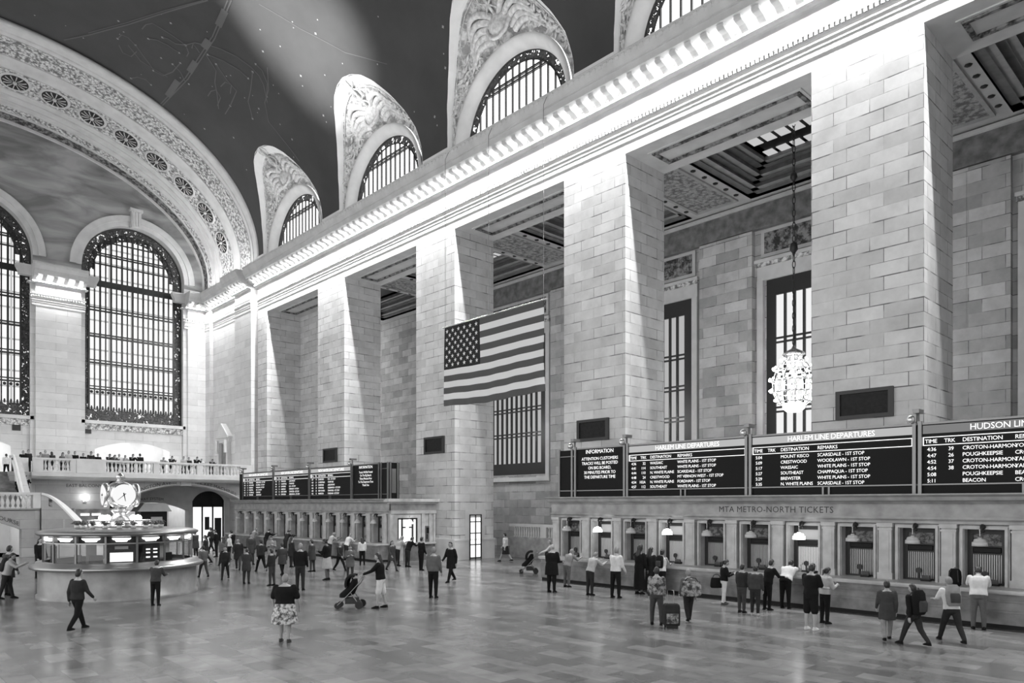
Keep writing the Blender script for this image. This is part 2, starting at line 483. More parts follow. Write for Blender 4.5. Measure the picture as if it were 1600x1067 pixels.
def arch_wall(mb, fn, u0, u1, v0, vtop, holes, step=0.35, mat=0, vcut=None):
    """wall in (u, v) with openings (ua, ub, vbottom, ftop(u)); vtop(u)"""
    cuts = {u0, u1}
    n = max(1, int((u1 - u0) / step))
    for i in range(n + 1): cuts.add(u0 + (u1 - u0) * i / n)
    for a, b, vb, ft in holes:
        k = 28
        for i in range(k + 1):
            t = (a + b) / 2 - (b - a) / 2 * cos(pi * i / k)
            if u0 <= t <= u1: cuts.add(t)
    cuts = sorted(cuts)
    for a, b in zip(cuts, cuts[1:]):
        if b - a < 1e-5: continue
        mid = (a + b) / 2
        hs = sorted([h for h in holes if h[0] < mid < h[1]], key=lambda h: h[2])
        lo_a = lo_b = v0
        for h in hs:
            if h[2] > lo_a + 1e-4 or h[2] > lo_b + 1e-4:
                aw_quad(mb, fn, a, b, lo_a, lo_b, h[2], h[2], mat, vcut)
            lo_a, lo_b = h[3](a), h[3](b)
        if vtop(a) > lo_a or vtop(b) > lo_b:
            aw_quad(mb, fn, a, b, lo_a, lo_b, max(vtop(a), lo_a), max(vtop(b), lo_b), mat, vcut)

def semi(uc, r, vs):
    return lambda u: vs + sqrt(max(0.0, r*r - (u-uc)**2))

def seg(uc, half, vs, rise):
    R = (half*half + rise*rise) / (2*rise)
    return lambda u: vs + rise - R + sqrt(max(0.0, R*R - (u-uc)**2))

# ================================================================== THE HALL
YS, YN, XE, XWEST, CY = -27.4, 10.2, 74.0, -14.0, -8.6
BAYS = [4.15, 17.0, 29.85, 42.7, 55.55]
HO = 4.46                      # half opening of a bay
ZL = 19.9                      # underside of the lintel
PIER_D = 3.1
VA, VB, VZ = 18.8, 12.45, 25.0  # vault ellipse
XA = 61.8                      # where the vault meets the end arch
YBACK, ZCOR = -39.9, 21.1      # corridor behind the piers

floor = MB(); floor.quad((XWEST, -41, 0), (84, -41, 0), (84, YN + 1, 0), (XWEST, YN + 1, 0))
struct(floor.build('floor', 'floor'))

# ---------------------------------------------------------------- piers
edges = [(BAYS[i] + HO, BAYS[i+1] - HO) for i in range(4)]
def pier(x0, x1, y0=YS, y1=YS - PIER_D, z1=ZL):
    mb = MB(); mb.box(x0, x1, y1, y0, 0, z1)
    o = struct(mb.build('pillar', 'ashlar'))
    base = MB()
    base.box(x0 - 0.06, x1 + 0.06, y1 - 0.06, y0 + 0.06, 0, 1.15)
    base.box(x0 - 0.09, x1 + 0.09, y1 - 0.09, y0 + 0.09, 1.15, 1.27)
    base.build('plinth', 'stone', o)
    return o
for a, b in edges: pier(a, b)
pier(BAYS[4] + HO, 61.85)
pier(XWEST, BAYS[0] - HO)
# corner mass of the south wall beyond the last bay: stepped faces
mb = MB()
mb.box(61.85, 62.6, -30.5, -27.75, 0, 23.8)
mb.box(62.6, 66.1, -30.5, -27.12, 0, 23.8)
mb.box(66.1, 72.4, -30.5, -27.55, 0, 23.8)
mb.box(72.4, XE + .5, -30.5, -27.2, 0, 23.8)
mb.box(61.85, XE + .5, -30.5, -27.75, 23.8, 25.2)
struct(mb.build('wall_south_corner', 'ashlar_fine'))
mb = MB(); mb.box(61.85, XE + .5, 10.2, 13.0, 0, 25.2); struct(mb.build('wall_north_corner', 'ashlar_fine'))

# lintel wall above the bays up to the cornice top
mb = MB(); mb.box(XWEST, 61.85, YS - PIER_D, YS, ZL, 23.8)
struct(mb.build('wall_south_lintel', 'stone'))
# soffit panel mouldings
for c in BAYS:
    mb = MB()
    x0, x1, y0, y1 = c - HO + .75, c + HO - .75, YS - PIER_D + .72, YS - .72
    for k, (ins, h, m) in enumerate(((0, .05, 0), (.14, .10, 1))):
        a0, a1, b0, b1, w = x0 + ins, x1 - ins, y0 + ins, y1 - ins, (.12 if k == 0 else .16)
        z0 = ZL - h
        mb.box(a0, a1, b0, b0 + w, z0, ZL, m); mb.box(a0, a1, b1 - w, b1, z0, ZL, m)
        mb.box(a0, a0 + w, b0 + w, b1 - w, z0, ZL, m); mb.box(a1 - w, a1, b0 + w, b1 - w, z0, ZL, m)
    struct(mb.build('trim_1', ['stone', 'relief_dark']))

# ---------------------------------------------------------------- cornice
# (projection, z) polygons; fn places projection out of the wall
def cornice_profiles():
    return [
        ([(0, 20.40), (.03, 20.42), (.03, 20.58), (0, 20.60)], 0),
        ([(0, 20.66), (.05, 20.68), (.05, 20.84), (.08, 20.88), (.08, 20.94), (0, 20.95)], 0),
        ([(0, 21.00), (.06, 21.04), (.09, 21.14), (0, 21.15)], 0),
        ([(0, 21.32), (.10, 21.33), (.12, 21.42), (0, 21.44)], 0),
        ([(0, 22.30), (.10, 22.30), (.20, 22.37), (.33, 22.38), (.33, 22.46), (0, 22.46)], 0),
        ([(0, 22.88), (1.14, 22.88), (1.16, 23.18), (1.22, 23.20), (1.22, 23.26), (1.26, 23.30), (1.40, 23.56), (1.42, 23.74), (1.36, 23.80), (0, 23.80)], 0),
    ]
def bracket(mb, fn, t, w=.15):
    """scroll bracket under the corona at position t along the wall"""
    prof = [(.0, 22.46), (.20, 22.46), (.30, 22.49), (.42, 22.58), (.58, 22.66), (.86, 22.70), (.98, 22.76), (.98, 22.88), (0, 22.88)]
    mb.prism(prof, lambda p, q, s: fn(p, q, s), t - w, t + w, 0)
def cornice_run(fn, t0, t1, name, spacing=.765, dent=.20, bulbs=None, wash=0.0):
    mb = MB()
    for prof, m in cornice_profiles(): mb.prism(prof, fn, t0, t1, m)
    n = int((t1 - t0) / dent)
    for i in range(n):
        t = t0 + (i + .5) * (t1 - t0) / n
        mb.prism([(0, 21.17), (.11, 21.17), (.11, 21.31), (0, 21.31)], fn, t - .055, t + .055, 0)
    k = max(1, round((t1 - t0) / spacing)); sp = (t1 - t0) / k
    for i in range(k + 1):
        t = min(max(t0 + i * sp, t0 + .17), t1 - .17)
        bracket(mb, fn, t)
    # egg-and-dart row on the crown moulding
    e = int((t1 - t0) / .34)
    for i in range(e):
        t = t0 + (i + .5) * (t1 - t0) / e
        mb.prism([(1.24, 23.34), (1.38, 23.50), (1.44, 23.62), (1.40, 23.68), (1.24, 23.5)], fn, t - .10, t + .10, 0)
    o = struct(mb.build(name, 'stone'))
    if wash:     # added downward strip without a fixture, carrying the wash of the bulb row
        a, b = Vector(fn(.42, 22.50, t0)), Vector(fn(.42, 22.50, t1)); m_ = (a + b) / 2
        d = bpy.data.lights.new('added_bulb_wash', 'AREA'); d.shape = 'RECTANGLE'; d.size = (b - a).length; d.size_y = .09; d.energy = wash * (b - a).length
        lo = bpy.data.objects.new('added_bulb_wash', d); COL.objects.link(lo); lo.location = m_; lo.rotation_euler = (0, 0, math.atan2(b.y - a.y, b.x - a.x))
    if bulbs is not None:
        for i in range(k): bulbs.append(Vector(fn(.50, 22.66, t0 + (i + .5) * sp)))
    return o

bulb_pts = []
south = lambda p, q, t: (t, YS + p, q)
cornice_run(south, XWEST, 61.85, 'cornice', bulbs=bulb_pts, wash=W_MAIN)
bl2 = []
cornice_run(lambda p, q, t: (t, -27.12 + p, q), 62.6, 66.1, 'cornice', bulbs=bl2, wash=W_END)
cornice_run(lambda p, q, t: (t, -27.55 + p, q), 66.1, 72.4, 'cornice', bulbs=bl2, wash=W_END)
cornice_run(lambda p, q, t: (t, -27.2 + p, q), 72.4, XE, 'cornice')
cornice_run(lambda p, q, t: (t, -27.75 + p, q), 61.85, 62.6, 'cornice')

# one bulb: threaded socket plus glass globe, then copies
LAMP_GROUP = 'bare bulbs between the cornice brackets'
def make_lamp():
    r = empty('cornice_lamp', (0, 0, 0))
    mb = MB(); mb.lathe([(.0, .28), (.05, .28), (.05, .12), (.03, .09)], n=8); mb.build('socket', 'brass', r, local=True)
    bm = bmesh.new(); bmesh.ops.create_icosphere(bm, subdivisions=2, radius=.13)
    me = bpy.data.meshes.new('bulb'); bm.to_mesh(me); bm.free()
    me.materials.append(M['bulb'])
    for p in me.polygons: p.use_smooth = True
    b = bpy.data.objects.new('bulb', me); COL.objects.link(b); b.parent = r
    return r
lamp0 = make_lamp()
first = [True]
def put_lamp(p, label, group=LAMP_GROUP):
    if first[0]: o = lamp0; first[0] = False
    else: o = copy_tree(lamp0)
    o.location = p
    tag(o, label, 'lamp', group)
for p in bulb_pts:
    put_lamp(p, 'bare glowing bulb under the long stone cornice above the piers')
for p in bl2:
    put_lamp(p, 'bare glowing bulb under the stepped corner cornice beside the end wall', 'bare bulbs under the corner cornice')

# ---------------------------------------------------------------- vault with lunettes
RIM = [(23.8, 5.15), (25.0, 5.15), (25.9, 5.1), (27.2, 4.82), (28.4, 4.18), (29.6, 3.32), (30.55, 2.42), (31.05, 1.70), (31.35, .85), (31.45, 0.0)]
def rim_w(z):
    for (z0, w0), (z1, w1) in zip(RIM, RIM[1:]):
        if z <= z1: return w0 + (w1 - w0) * (z - z0) / (z1 - z0)
    return 0.0
def vault_y(z, a=VA, b=VB):
    return CY - a * sqrt(max(0.0, 1 - (max(z - VZ, 0) / b) ** 2))

def build_side(mirror, suffix):
    my = (lambda y: y) if not mirror else (lambda y: 2 * CY - y)
    zs = [25.0 + (31.45 - 25.0) * i / 26 for i in range(27)]
    mb = MB()
    bounds = [XWEST] + BAYS + [XA]
    for i in range(len(bounds) - 1):
        rows = []
        for z in zs:
            x0 = bounds[i] + (rim_w(z) if i > 0 else 0)
            x1 = bounds[i+1] - (rim_w(z) if i < len(bounds) - 2 else 0)
            if x1 < x0: x0 = x1 = (x0 + x1) / 2
            rows.append([(x0 + (x1 - x0) * k / 10, my(vault_y(z)), z) for k in range(11)])
        mb.strip(rows, 0, True)
    # white attic band between the lunettes
    for i in range(len(bounds) - 1):
        x0 = bounds[i] + (5.15 if i > 0 else 0); x1 = bounds[i+1] - (5.15 if i < len(bounds) - 2 else 0)
        if x1 > x0:
            mb.quad((x0, my(YS + .02), 23.7), (x1, my(YS + .02), 23.7), (x1, my(YS + .02), 25.02), (x0, my(YS + .02), 25.02), 1)
            mb.quad((x0, my(YS + .02), 25.02), (x1, my(YS + .02), 25.02), (x1, my(YS - .1), 25.03), (x0, my(YS - .1), 25.03), 1)
    return mb

th = math.asin((31.45 - VZ) / VB)
crown = build_side(False, '')
rows = []
N = 72
for i in range(N + 1):
    t = th + (pi - th) * i / N
    rows.append([(XWEST + (XA - XWEST) * k / 12, CY - VA * cos(t), VZ + VB * sin(t)) for k in range(13)])
crown.strip(rows, 0, True)
ceiling = struct(crown.build('ceiling', ['vault', 'stone_white']))

# painted stars and figures on the vault
def ray_pt(px, py):
    c_, s_ = cos(PHI), sin(PHI)
    k = (px - 800) / F_PX; m_ = (YH - py) / F_PX
    d = Vector((c_ - k * s_, -s_ - k * c_, m_))
    t0, t1 = 1.0, 200.0
    for _ in range(60):
        t = (t0 + t1) / 2
        y, z = d.y * t, HC + d.z * t
        g = ((y - CY) / VA) ** 2 + (max(z - VZ, 0) / VB) ** 2
        if g < 1: t0 = t
        else: t1 = t
    return d * t0 + Vector((0, 0, HC))
def vault_n(p):
    n = Vector((0, (p.y - CY) / VA ** 2, (p.z - VZ) / VB ** 2)); n.normalize(); return -n
def paint_line(mb, pts, w, mat=0):
    P = [ray_pt(*q) for q in pts]
    # resample
    Q = [P[0]]
    for a, b in zip(P, P[1:]):
        n = max(1, int((b - a).length / .6))
        for i in range(1, n + 1): Q.append(a.lerp(b, i / n))
    R = []
    for p in Q:
        # project back on the vault
        r = sqrt(((p.y - CY) / VA) ** 2 + ((p.z - VZ) / VB) ** 2)
        R.append(Vector((p.x, CY + (p.y - CY) / r, VZ + (p.z - VZ) / r)))
    rows = []
    for i, p in enumerate(R):
        t = (R[min(i+1, len(R)-1)] - R[max(i-1, 0)]).normalized(); n = vault_n(p)
        b = n.cross(t)
        rows.append([p + n * .03 - b * w, p + n * .03 + b * w])
    mb.strip(rows, mat)
mb = MB()
FIG = [[(184,60),(190,54),(200,58),(212,70),(225,88),(240,108)],[(222,45),(228,38),(238,36),(252,44),(268,54),(285,66),(292,74),(295,82),(292,88)],
 [(254,58),(262,60),(275,68),(290,70),(305,66),(318,70)],[(320,68),(345,76),(370,88),(392,104),(405,118),(412,132),(418,160)],
 [(325,85),(350,95),(375,110),(388,122)],[(300,75),(302,68),(308,76),(312,82)],[(205,122),(215,120),(228,124),(236,132)],
 [(322,85),(338,110),(336,128),(340,150),(342,170)],[(338,100),(355,125),(370,142),(360,165),(352,178)],[(325,150),(330,142),(338,140),(345,152),(340,165)],
 [(395,112),(392,140),(388,158),(395,185)],[(418,105),(420,140),(414,160),(420,190),(440,215),(468,252)],[(400,100),(410,110),(418,130),(417,150)],
 [(200,70),(220,95),(245,110),(262,120)],[(232,60),(245,62),(262,70),(280,82)],[(186,70),(192,82),(205,88),(214,80)],[(270,100),(282,112),(290,128)],
 [(345,135),(352,128),(362,132),(360,146)],[(240,110),(255,118),(270,112),(282,98)]]
for f in FIG: paint_line(mb, f, .035)
paint_line(mb, [(325,0),(262,18),(200,38),(140,54),(100,62)], .045); paint_line(mb, [(318,0),(258,16),(198,35),(138,51)], .03)
for a, b in (((359,0),(334,58)), ((334,58),(292,122)), ((292,122),(250,166))):
    paint_line(mb, [(a[0]-3, a[1]), (b[0]-2.4, b[1])], .04); paint_line(mb, [(a[0]+3, a[1]), (b[0]+2.4, b[1])], .04)
for a, b in (((352,16),(341,40)), ((326,62),(318,74)), ((306,96),(296,112)), ((278,126),(262,150))): paint_line(mb, [a, b], .22)
paint_line(mb, [(405,6),(470,45),(540,82),(605,100)], .02)
struct(mb.build('ceiling_markings', 'gilt', ceiling))
mb = MB()
rs = random.Random(11)
def star_at(p, r):
    n = vault_n(p); a = Vector((1, 0, 0)); b = n.cross(a).normalized(); q = p + n * .03
    k = 8
    mb.add([q + (a * cos(2*pi*i/k) + b * sin(2*pi*i/k)) * (r if i % 2 == 0 else r * .6) for i in range(k)], [tuple(range(k))])
for i in range(230):
    t = rs.uniform(.12, 1.5); x = rs.uniform(5, 61)
    p = Vector((x, CY - VA * cos(t), VZ + VB * sin(t)))
    if p.z < 31.5 and min(abs(x - c) for c in BAYS) < rim_w(p.z) + .3: continue
    star_at(p, rs.choice((.05, .06, .07, .1)))
for f in FIG[::2]:
    for q in f[::3]: star_at(ray_pt(*q), .11)
struct(mb.build('ceiling_stars', 'star', ceiling))

# ---------------------------------------------------------------- lunettes
WZ, WR = 24.5, 4.72
def lun_pt(s, t, c=0.0):
    """s -1..1 from one foot over the apex to the other, t 0 at the rim, 1 at the window arch"""
    a = abs(s); sg = 1 if s >= 0 else -1
    # rim by arc length table
    L = [0.0]
    for (z0, w0), (z1, w1) in zip(RIM, RIM[1:]): L.append(L[-1] + sqrt((z1-z0)**2 + (w1-w0)**2))
    d = a * L[-1]; d = L[-1] - d
    z = w = None
    for i in range(len(RIM) - 1):
        if d <= L[i+1] + 1e-9:
            f = (d - L[i]) / (L[i+1] - L[i]); z = RIM[i][0] + f*(RIM[i+1][0]-RIM[i][0]); w = RIM[i][1] + f*(RIM[i+1][1]-RIM[i][1]); break
    p = Vector((c + sg * w, (vault_y(z) if z > 25 else YS) + .02, z))
    total = WR * pi / 2 + .7
    e = a * total
    if e < WR * pi / 2:
        ang = e / WR; q = Vector((c + sg * WR * sin(ang), YS - .25, WZ + WR * cos(ang)))
    else: q = Vector((c + sg * WR, YS - .25, WZ - (e - WR * pi / 2)))
    r = p.lerp(q, t)
    r.y -= .45 * sin(pi * t)     # hollow
    return r
def lun_n(s, t, c):
    e = .01
    a = lun_pt(min(1, s + e), t, c) - lun_pt(max(-1, s - e), t, c)
    b = lun_pt(s, min(1, t + e), c) - lun_pt(s, max(0, t - e), c)
    n = a.cross(b); n.normalize()
    if n.y < 0: n = -n
    return n
def make_lunette():
    S = [i / 40 for i in range(-40, 41)]
    mb = MB()
    def rows(ts, off=0): return [[lun_pt(s, t) + Vector((0, off, 0)) for s in S] for t in ts]
    mb.strip(rows([0, .05, .10, .14]), 0, True)
    mb.strip([[lun_pt(s, .14) for s in S], [lun_pt(s, .15) + Vector((0, -.12, 0)) for s in S]], 0)
    mb.strip([[lun_pt(s, t) + Vector((0, -.12, 0)) for s in S] for t in (.15, .3, .45, .6, .75, .9, 1.0)], 1, True)
    o = struct(mb.build('wall_lunette', ['stone_white', 'relief_field'], origin=(0, 0, 0)))
    # torus moulding round the window arch
    mb = MB()
    pr = [(.62 * (1 - cos(pi * k / 8)) / 2, .30 * sin(pi * k / 8)) for k in range(9)]
    rows_ = []
    for i in range(49):
        A = pi * i / 48
        rows_.append([(-(WR - d) * cos(A), YS - .25 - d * .9 + h, WZ + (WR - d) * sin(A)) for d, h in pr])
    mb.strip([[(p[0], p[1], p[2] - 1.0) for p in rows_[0]]] + rows_ + [[(p[0], p[1], p[2] - 1.0) for p in rows_[-1]]], 0, True)
    struct(mb.build('arch_moulding', 'stone', o))
    # relief: shield, wings, caduceus and leafy branches
    rl = random.Random(5)
    mb = MB()
    def at(s, t, h=0.0): return lun_pt(s, t) + Vector((0, -.12, 0)) + lun_n(s, t, 0) * h
    def blob(s, t, r, sc=(1, .5, 1), h=.05): mb.ball(at(s, t, h), r, 8, 0, sc)
    # globe / shield in the middle
    ctr = at(0, .62, .12)
    mb.ball(ctr, .78, 16, 0, (1, .55, 1))
    mb.tube([ctr + Vector((.9 * cos(a), .1, .9 * sin(a))) for a in [2*pi*i/20 for i in range(21)]], .10, 6)
    # wings
    for sg in (-1, 1):
        for k in range(5):
            a0, a1 = .03 + .015 * k, .26 + .03 * k
            pts = [at(sg * (a0 + (a1 - a0) * u), .50 + .09 * k - .22 * sin(pi * u * .8), .10) for u in [i / 6 for i in range(7)]]
            mb.tube(pts, [.17, .2, .2, .18, .15, .11, .05], 6)
    # staff with entwined coils reaching over the rim
    top = at(0, 0.0, 0) + Vector((0, .25, .45))
    mb.tube([at(0, .5, .15), at(0, .25, .18), at(0, .05, .2), top], .09, 6)
    for ph in (0, pi):
        mb.tube([at(.05 * sin(ph + u * 9), .55 - .55 * u, .22) + Vector((0, 0, .2 * u)) for u in [i / 14 for i in range(15)]], .06, 5)
    mb.ball(top, .2, 8)
    for k in range(7):
        a = -1.2 + .4 * k
        mb.tube([top, top + Vector((.55 * sin(a), .15, .35 * cos(a)))], [.09, .03], 5)
    # branches of leaves down both sides
    for sg in (-1, 1):
        stem = []
        for i in range(26):
            u = i / 25; s = sg * (.20 + .72 * u); t = .48 + .12 * sin(u * 7)
            stem.append(at(s, min(.9, t), .06))
        mb.tube(stem, .055, 5)
        for i in range(120):
            u = rl.random(); s = sg * (.18 + .76 * u)
            t = .48 + .12 * sin(u * 7) + rl.uniform(-.24, .26)
            t = min(.92, max(.2, t))
            p = at(s, t, .05 + rl.random() * .06); a = rl.uniform(0, 2*pi); L = rl.uniform(.14, .34)
            n = lun_n(s, t, 0)
            e1 = Vector((cos(a), 0, sin(a))); e1 = (e1 - n * e1.dot(n)).normalized()
            mb.tube([p - e1 * L, p, p + e1 * L], [.015, .10, .015], 5)
    # panel line
    for sg in (-1, 1):
        mb.tube([at(sg * (.05 + .9 * i / 30), .19, .03) for i in range(31)], .035, 4)
    mb.build('relief', 'relief_figure', o)
    return o
lun0 = make_lunette()

# clerestory window under each lunette: glass, ironwork border, bars
def make_lunette_window():
    y = YS - .85
    R = 4.14
    mb = MB()
    def half_disc(r, yy, z0=23.5):
        return [(-r, yy, z0)] + [(-r * cos(pi*i/40), yy, WZ + r * sin(pi*i/40)) for i in range(41)] + [(r, yy, z0)]
    pane = MB(); p = half_disc(R, y - .15); pane.add(p, [tuple(range(len(p)))])
    o = struct(pane.build('window_1', 'pane'))
    b = MB(); b.strip([half_disc(R, y), half_disc(R - .52, y)], 0)
    b.build('window_border', 'iron_grille', o)
    f = MB()
    pa = half_disc(R - .52, y); f.tube(pa, .05, 6); f.tube(half_disc(R - .02, y), .07, 6)
    ri = R - .52
    n = 13
    for i in range(1, n):
        x = -ri + 2 * ri * i / n
        zt = WZ + sqrt(max(0, ri*ri - x*x))
        f.box(x - .04, x + .04, y - .06, y + .06, 23.5, zt)
    for z in (27.2, 27.42):
        hw = sqrt(ri*ri - (z - WZ)**2)
        f.box(-hw, hw, y - .07, y + .07, z - .045, z + .045)
    f.build('window_frame', 'iron', o)
    return o
win0 = make_lunette_window()
def place_copies(src, xs, mirror=False):
    for i, c in enumerate(xs):
        o = src if (i == 0 and not mirror) else copy_tree(src)
        if mirror:
            o.rotation_euler = (0, 0, pi); o.location = (c, 2 * CY, 0)
        else: o.location = (c, 0, 0)
place_copies(lun0, BAYS); place_copies(win0, BAYS)

# ---------------------------------------------------------------- great end arch
AB0, AB1 = 12.15, 10.75
def arch_pt(x, t, off=0.0):
    f = (x - XA) / (XE - XA)
    b = AB0 + (AB1 - AB0) * f - off; a = VA - .15 * f - off
    return Vector((x, CY - a * cos(t), VZ + b * sin(t)))
def arch_rows(x0, x1, off0=0, off1=0, n=72):
    A = [pi * i / n for i in range(n + 1)]
    r0 = [arch_pt(x0, t, off0) for t in A]; r1 = [arch_pt(x1, t, off1) for t in A]
    ext = lambda r: [Vector((r[0].x, r[0].y, 23.7))] + r + [Vector((r[-1].x, r[-1].y, 23.7))]
    return [ext(r0), ext(r1)]
bands = [  # x0, x1, off0, off1, material
    (61.80, 62.55, .02, .02, 1), (62.55, 62.6, .02, .10, 1), (62.6, 62.95, .10, .10, 0), (62.95, 63.5, .16, .16, 2), (63.5, 63.6, .06, .06, 0),
    (63.6, 65.1, .10, .10, 2), (65.1, 65.2, .18, .02, 0), (65.2, 66.8, .0, .0, 0), (66.8, 69.3, .06, .06, 3), (69.3, 69.45, .14, .14, 0),
    (69.45, 70.1, .02, .02, 0), (70.1, 70.2, .12, .12, 0), (70.2, 70.9, .04, .04, 0), (70.9, 71.0, .14, .14, 0), (71.0, 71.6, .06, .06, 0), (71.6, 72.3, .14, .14, 2),
    (72.3, 72.5, .22, .22, 0), (72.5, 73.8, .02, .02, 4), (73.8, 74.05, .2, .2, 0)]
mb = MB(); prev = None
for x0, x1, o0, o1, m in bands:
    r = arch_rows(x0, x1, o0, o1)
    mb.strip(r, m, True)
    if prev is not None and abs(prev[1] - o0) > 1e-6:
        mb.strip([prev[0], r[0]], 0)
    prev = (r[1], o1)
# round torus edge facing the hall and the ring between it and the vault
r0 = arch_rows(XA, XA, .02, .02)[0]
A = [pi * i / 72 for i in range(73)]
vr = [Vector((XA, YS, 23.7))] + [Vector((XA, CY - (VA + .02) * cos(t), VZ + (VB + .05) * sin(t))) for t in A] + [Vector((XA, 2*CY - YS, 23.7))]
mb.strip([vr, r0], 1, True)
mb.tube([arch_pt(XA + .02, t, -.08) for t in A], .20, 8, 1)
arch = struct(mb.build('trim_2', ['stone', 'stone', 'relief_fine', 'relief_fine', 'relief_dark']))
# medallions with dark pierced discs round the arch
def make_medallion():
    m1 = MB(); m1.lathe([(.88, .0), (.98, .10), (1.10, .0)], n=24); o = m1.build('medallion', 'stone', None); 
    d = MB(); d.lathe([(.0, .03), (.90, .03)], n=24); d.build('disc', 'iron', o, local=True)
    p = MB()
    for k in range(12):
        a = 2*pi*k/12
        p.tube([(.22*cos(a), .22*sin(a), .06), (.5*cos(a), .5*sin(a), .09), (.8*cos(a), .8*sin(a), .05)], [.015, .034, .045], 5)
    p.ball((0, 0, .08), .16, 8); p.build('rosette', 'stone', o, local=True)
    return o
med0 = make_medallion()
MED = [13.8, 26.8, 37.8, 48.2, 57.7, 66.8, 75.5, 83.9]
MED = MED + [180 - a_ for a_ in MED]
for i, dg_ in enumerate(MED):
    t = radians(dg_)
    o = med0 if i == 0 else copy_tree(med0)
    p = arch_pt(68.05, t, .10); e = .01
    tx = (arch_pt(68.05, t + e) - arch_pt(68.05, t - e)).normalized()
    ax = (arch_pt(68.5, t) - arch_pt(67.5, t)).normalized()
    n = ax.cross(tx); n.normalize()
    if n.z > 0: n = -n
    if abs(n.z) < .02 and n.y * (p.y - CY) > 0: n = -n
    ty = n.cross(ax)
    o.matrix_local = Matrix(((ax.x, ty.x, n.x, p.x), (ax.y, ty.y, n.y, p.y), (ax.z, ty.z, n.z, p.z), (0, 0, 0, 1)))
    o.parent = arch

# ---------------------------------------------------------------- end wall with tall windows
EW = [-20.9, -8.35, 4.2]; EH = 4.42; EZ0, EZS = 10.95, 24.8
def ell_top(y):
    return VZ + (AB1 - .1) * sqrt(max(0.0, 1 - ((y - CY) / (VA - .2)) ** 2))
eastfn = lambda u, v: (XE, u, v)
mb = MB()
holes = [(c - EH, c + EH, EZ0, semi(c, EH, EZS)) for c in EW]
holes += [(-24.0, -17.55, 5.7, seg(-20.8, 3.25, 8.35, .75)), (-11.2, -5.6, 5.7, seg(-8.4, 2.8, 8.3, .6))]
arch_wall(mb, eastfn, -27.4, YN, 0, lambda y: max(24.2, ell_top(y)), holes, mat=0, vcut=24.4)
wall_e = struct(mb.build('wall_east', ['ashlar_fine', 'tympanum']))
# reveals, archivolts, keystones, sills
mb = MB()
for c in EW:
    pts = [(c - EH, EZ0)] + [(c - EH * cos(pi*i/40), EZS + EH * sin(pi*i/40)) for i in range(41)] + [(c + EH, EZ0)]
    mb.strip([[(XE, y, z) for y, z in pts], [(XE + 1.1, y, z) for y, z in pts]], 0, True)
    mb.quad((XE, c - EH, EZ0), (XE + 1.1, c - EH, EZ0), (XE + 1.1, c + EH, EZ0), (XE, c + EH, EZ0))
    for r0_, r1_, h in ((EH, EH + .42, .10), (EH + .42, EH + .95, .22)):
        ring = lambda r, x: [(x, c - r * cos(pi*i/40), EZS + r * sin(pi*i/40)) for i in range(41)]
        mb.strip([ring(r0_, XE), ring(r0_, XE - h), ring(r1_, XE - h), ring(r1_, XE)], 0)
    # keystone with scroll
    mb.box(XE - .5, XE, c - .42, c + .42, EZS + EH - .15, EZS + EH + 1.35)
    mb.box(XE - .62, XE, c - .55, c + .55, EZS + EH + 1.35, EZS + EH + 1.6)
    for k in (-.25, 0, .25): mb.box(XE - .56, XE - .5, c + k - .07, c + k + .07, EZS + EH, EZS + EH + 1.3)
    # sill
    mb.box(XE - .30, XE + .2, c - EH - .05, c + EH + .05, EZ0 - .32, EZ0 - .02)
    mb.box(XE - .12, XE, c - EH, c + EH, EZ0 - .85, EZ0 - .32, 1)
struct(mb.build('trim_3', ['stone', 'relief_fine'], wall_e))
# pilasters between the windows
for a, b in ((-27.4, -25.5), (-16.35, -12.9), (-3.8, -.35), (8.75, 10.2)):
    mb = MB(); mb.box(XE - .55, XE, a, b, 5.7, 23.8)
    mb.box(XE - .7, XE, a - .1, b + .1, 5.7, 6.6)
    mb.box(XE - .3, XE, a - .35, b + .35, 5.7, 23.8)
    struct(mb.build('pillar', 'ashlar_fine'))
    bl = []
    fn = lambda p, q, t: (XE - .55 - p, t, q)
    cornice_run(fn, a - .3 if a > -27 else a, b + .3, 'cornice', bulbs=bl, wash=W_END)
    ends = MB()
    for prof, m in cornice_profiles():
        ends.prism(prof, lambda p, q, s: (s, (b + .3) + p * .8, q), XE - .55, XE)
        if a > -27: ends.prism(prof, lambda p, q, s: (s, (a - .3) - p * .8, q), XE - .55, XE)
    struct(ends.build('cornice', 'stone'))
    if a < 0:
        for p in bl: put_lamp(p, 'bare glowing bulb under the cornice of the pilaster %s' % ('between the tall end windows' if a > -20 else 'in the end wall corner'), 'bare bulbs on the %s pilaster' % ('middle' if a > -20 else 'corner'))

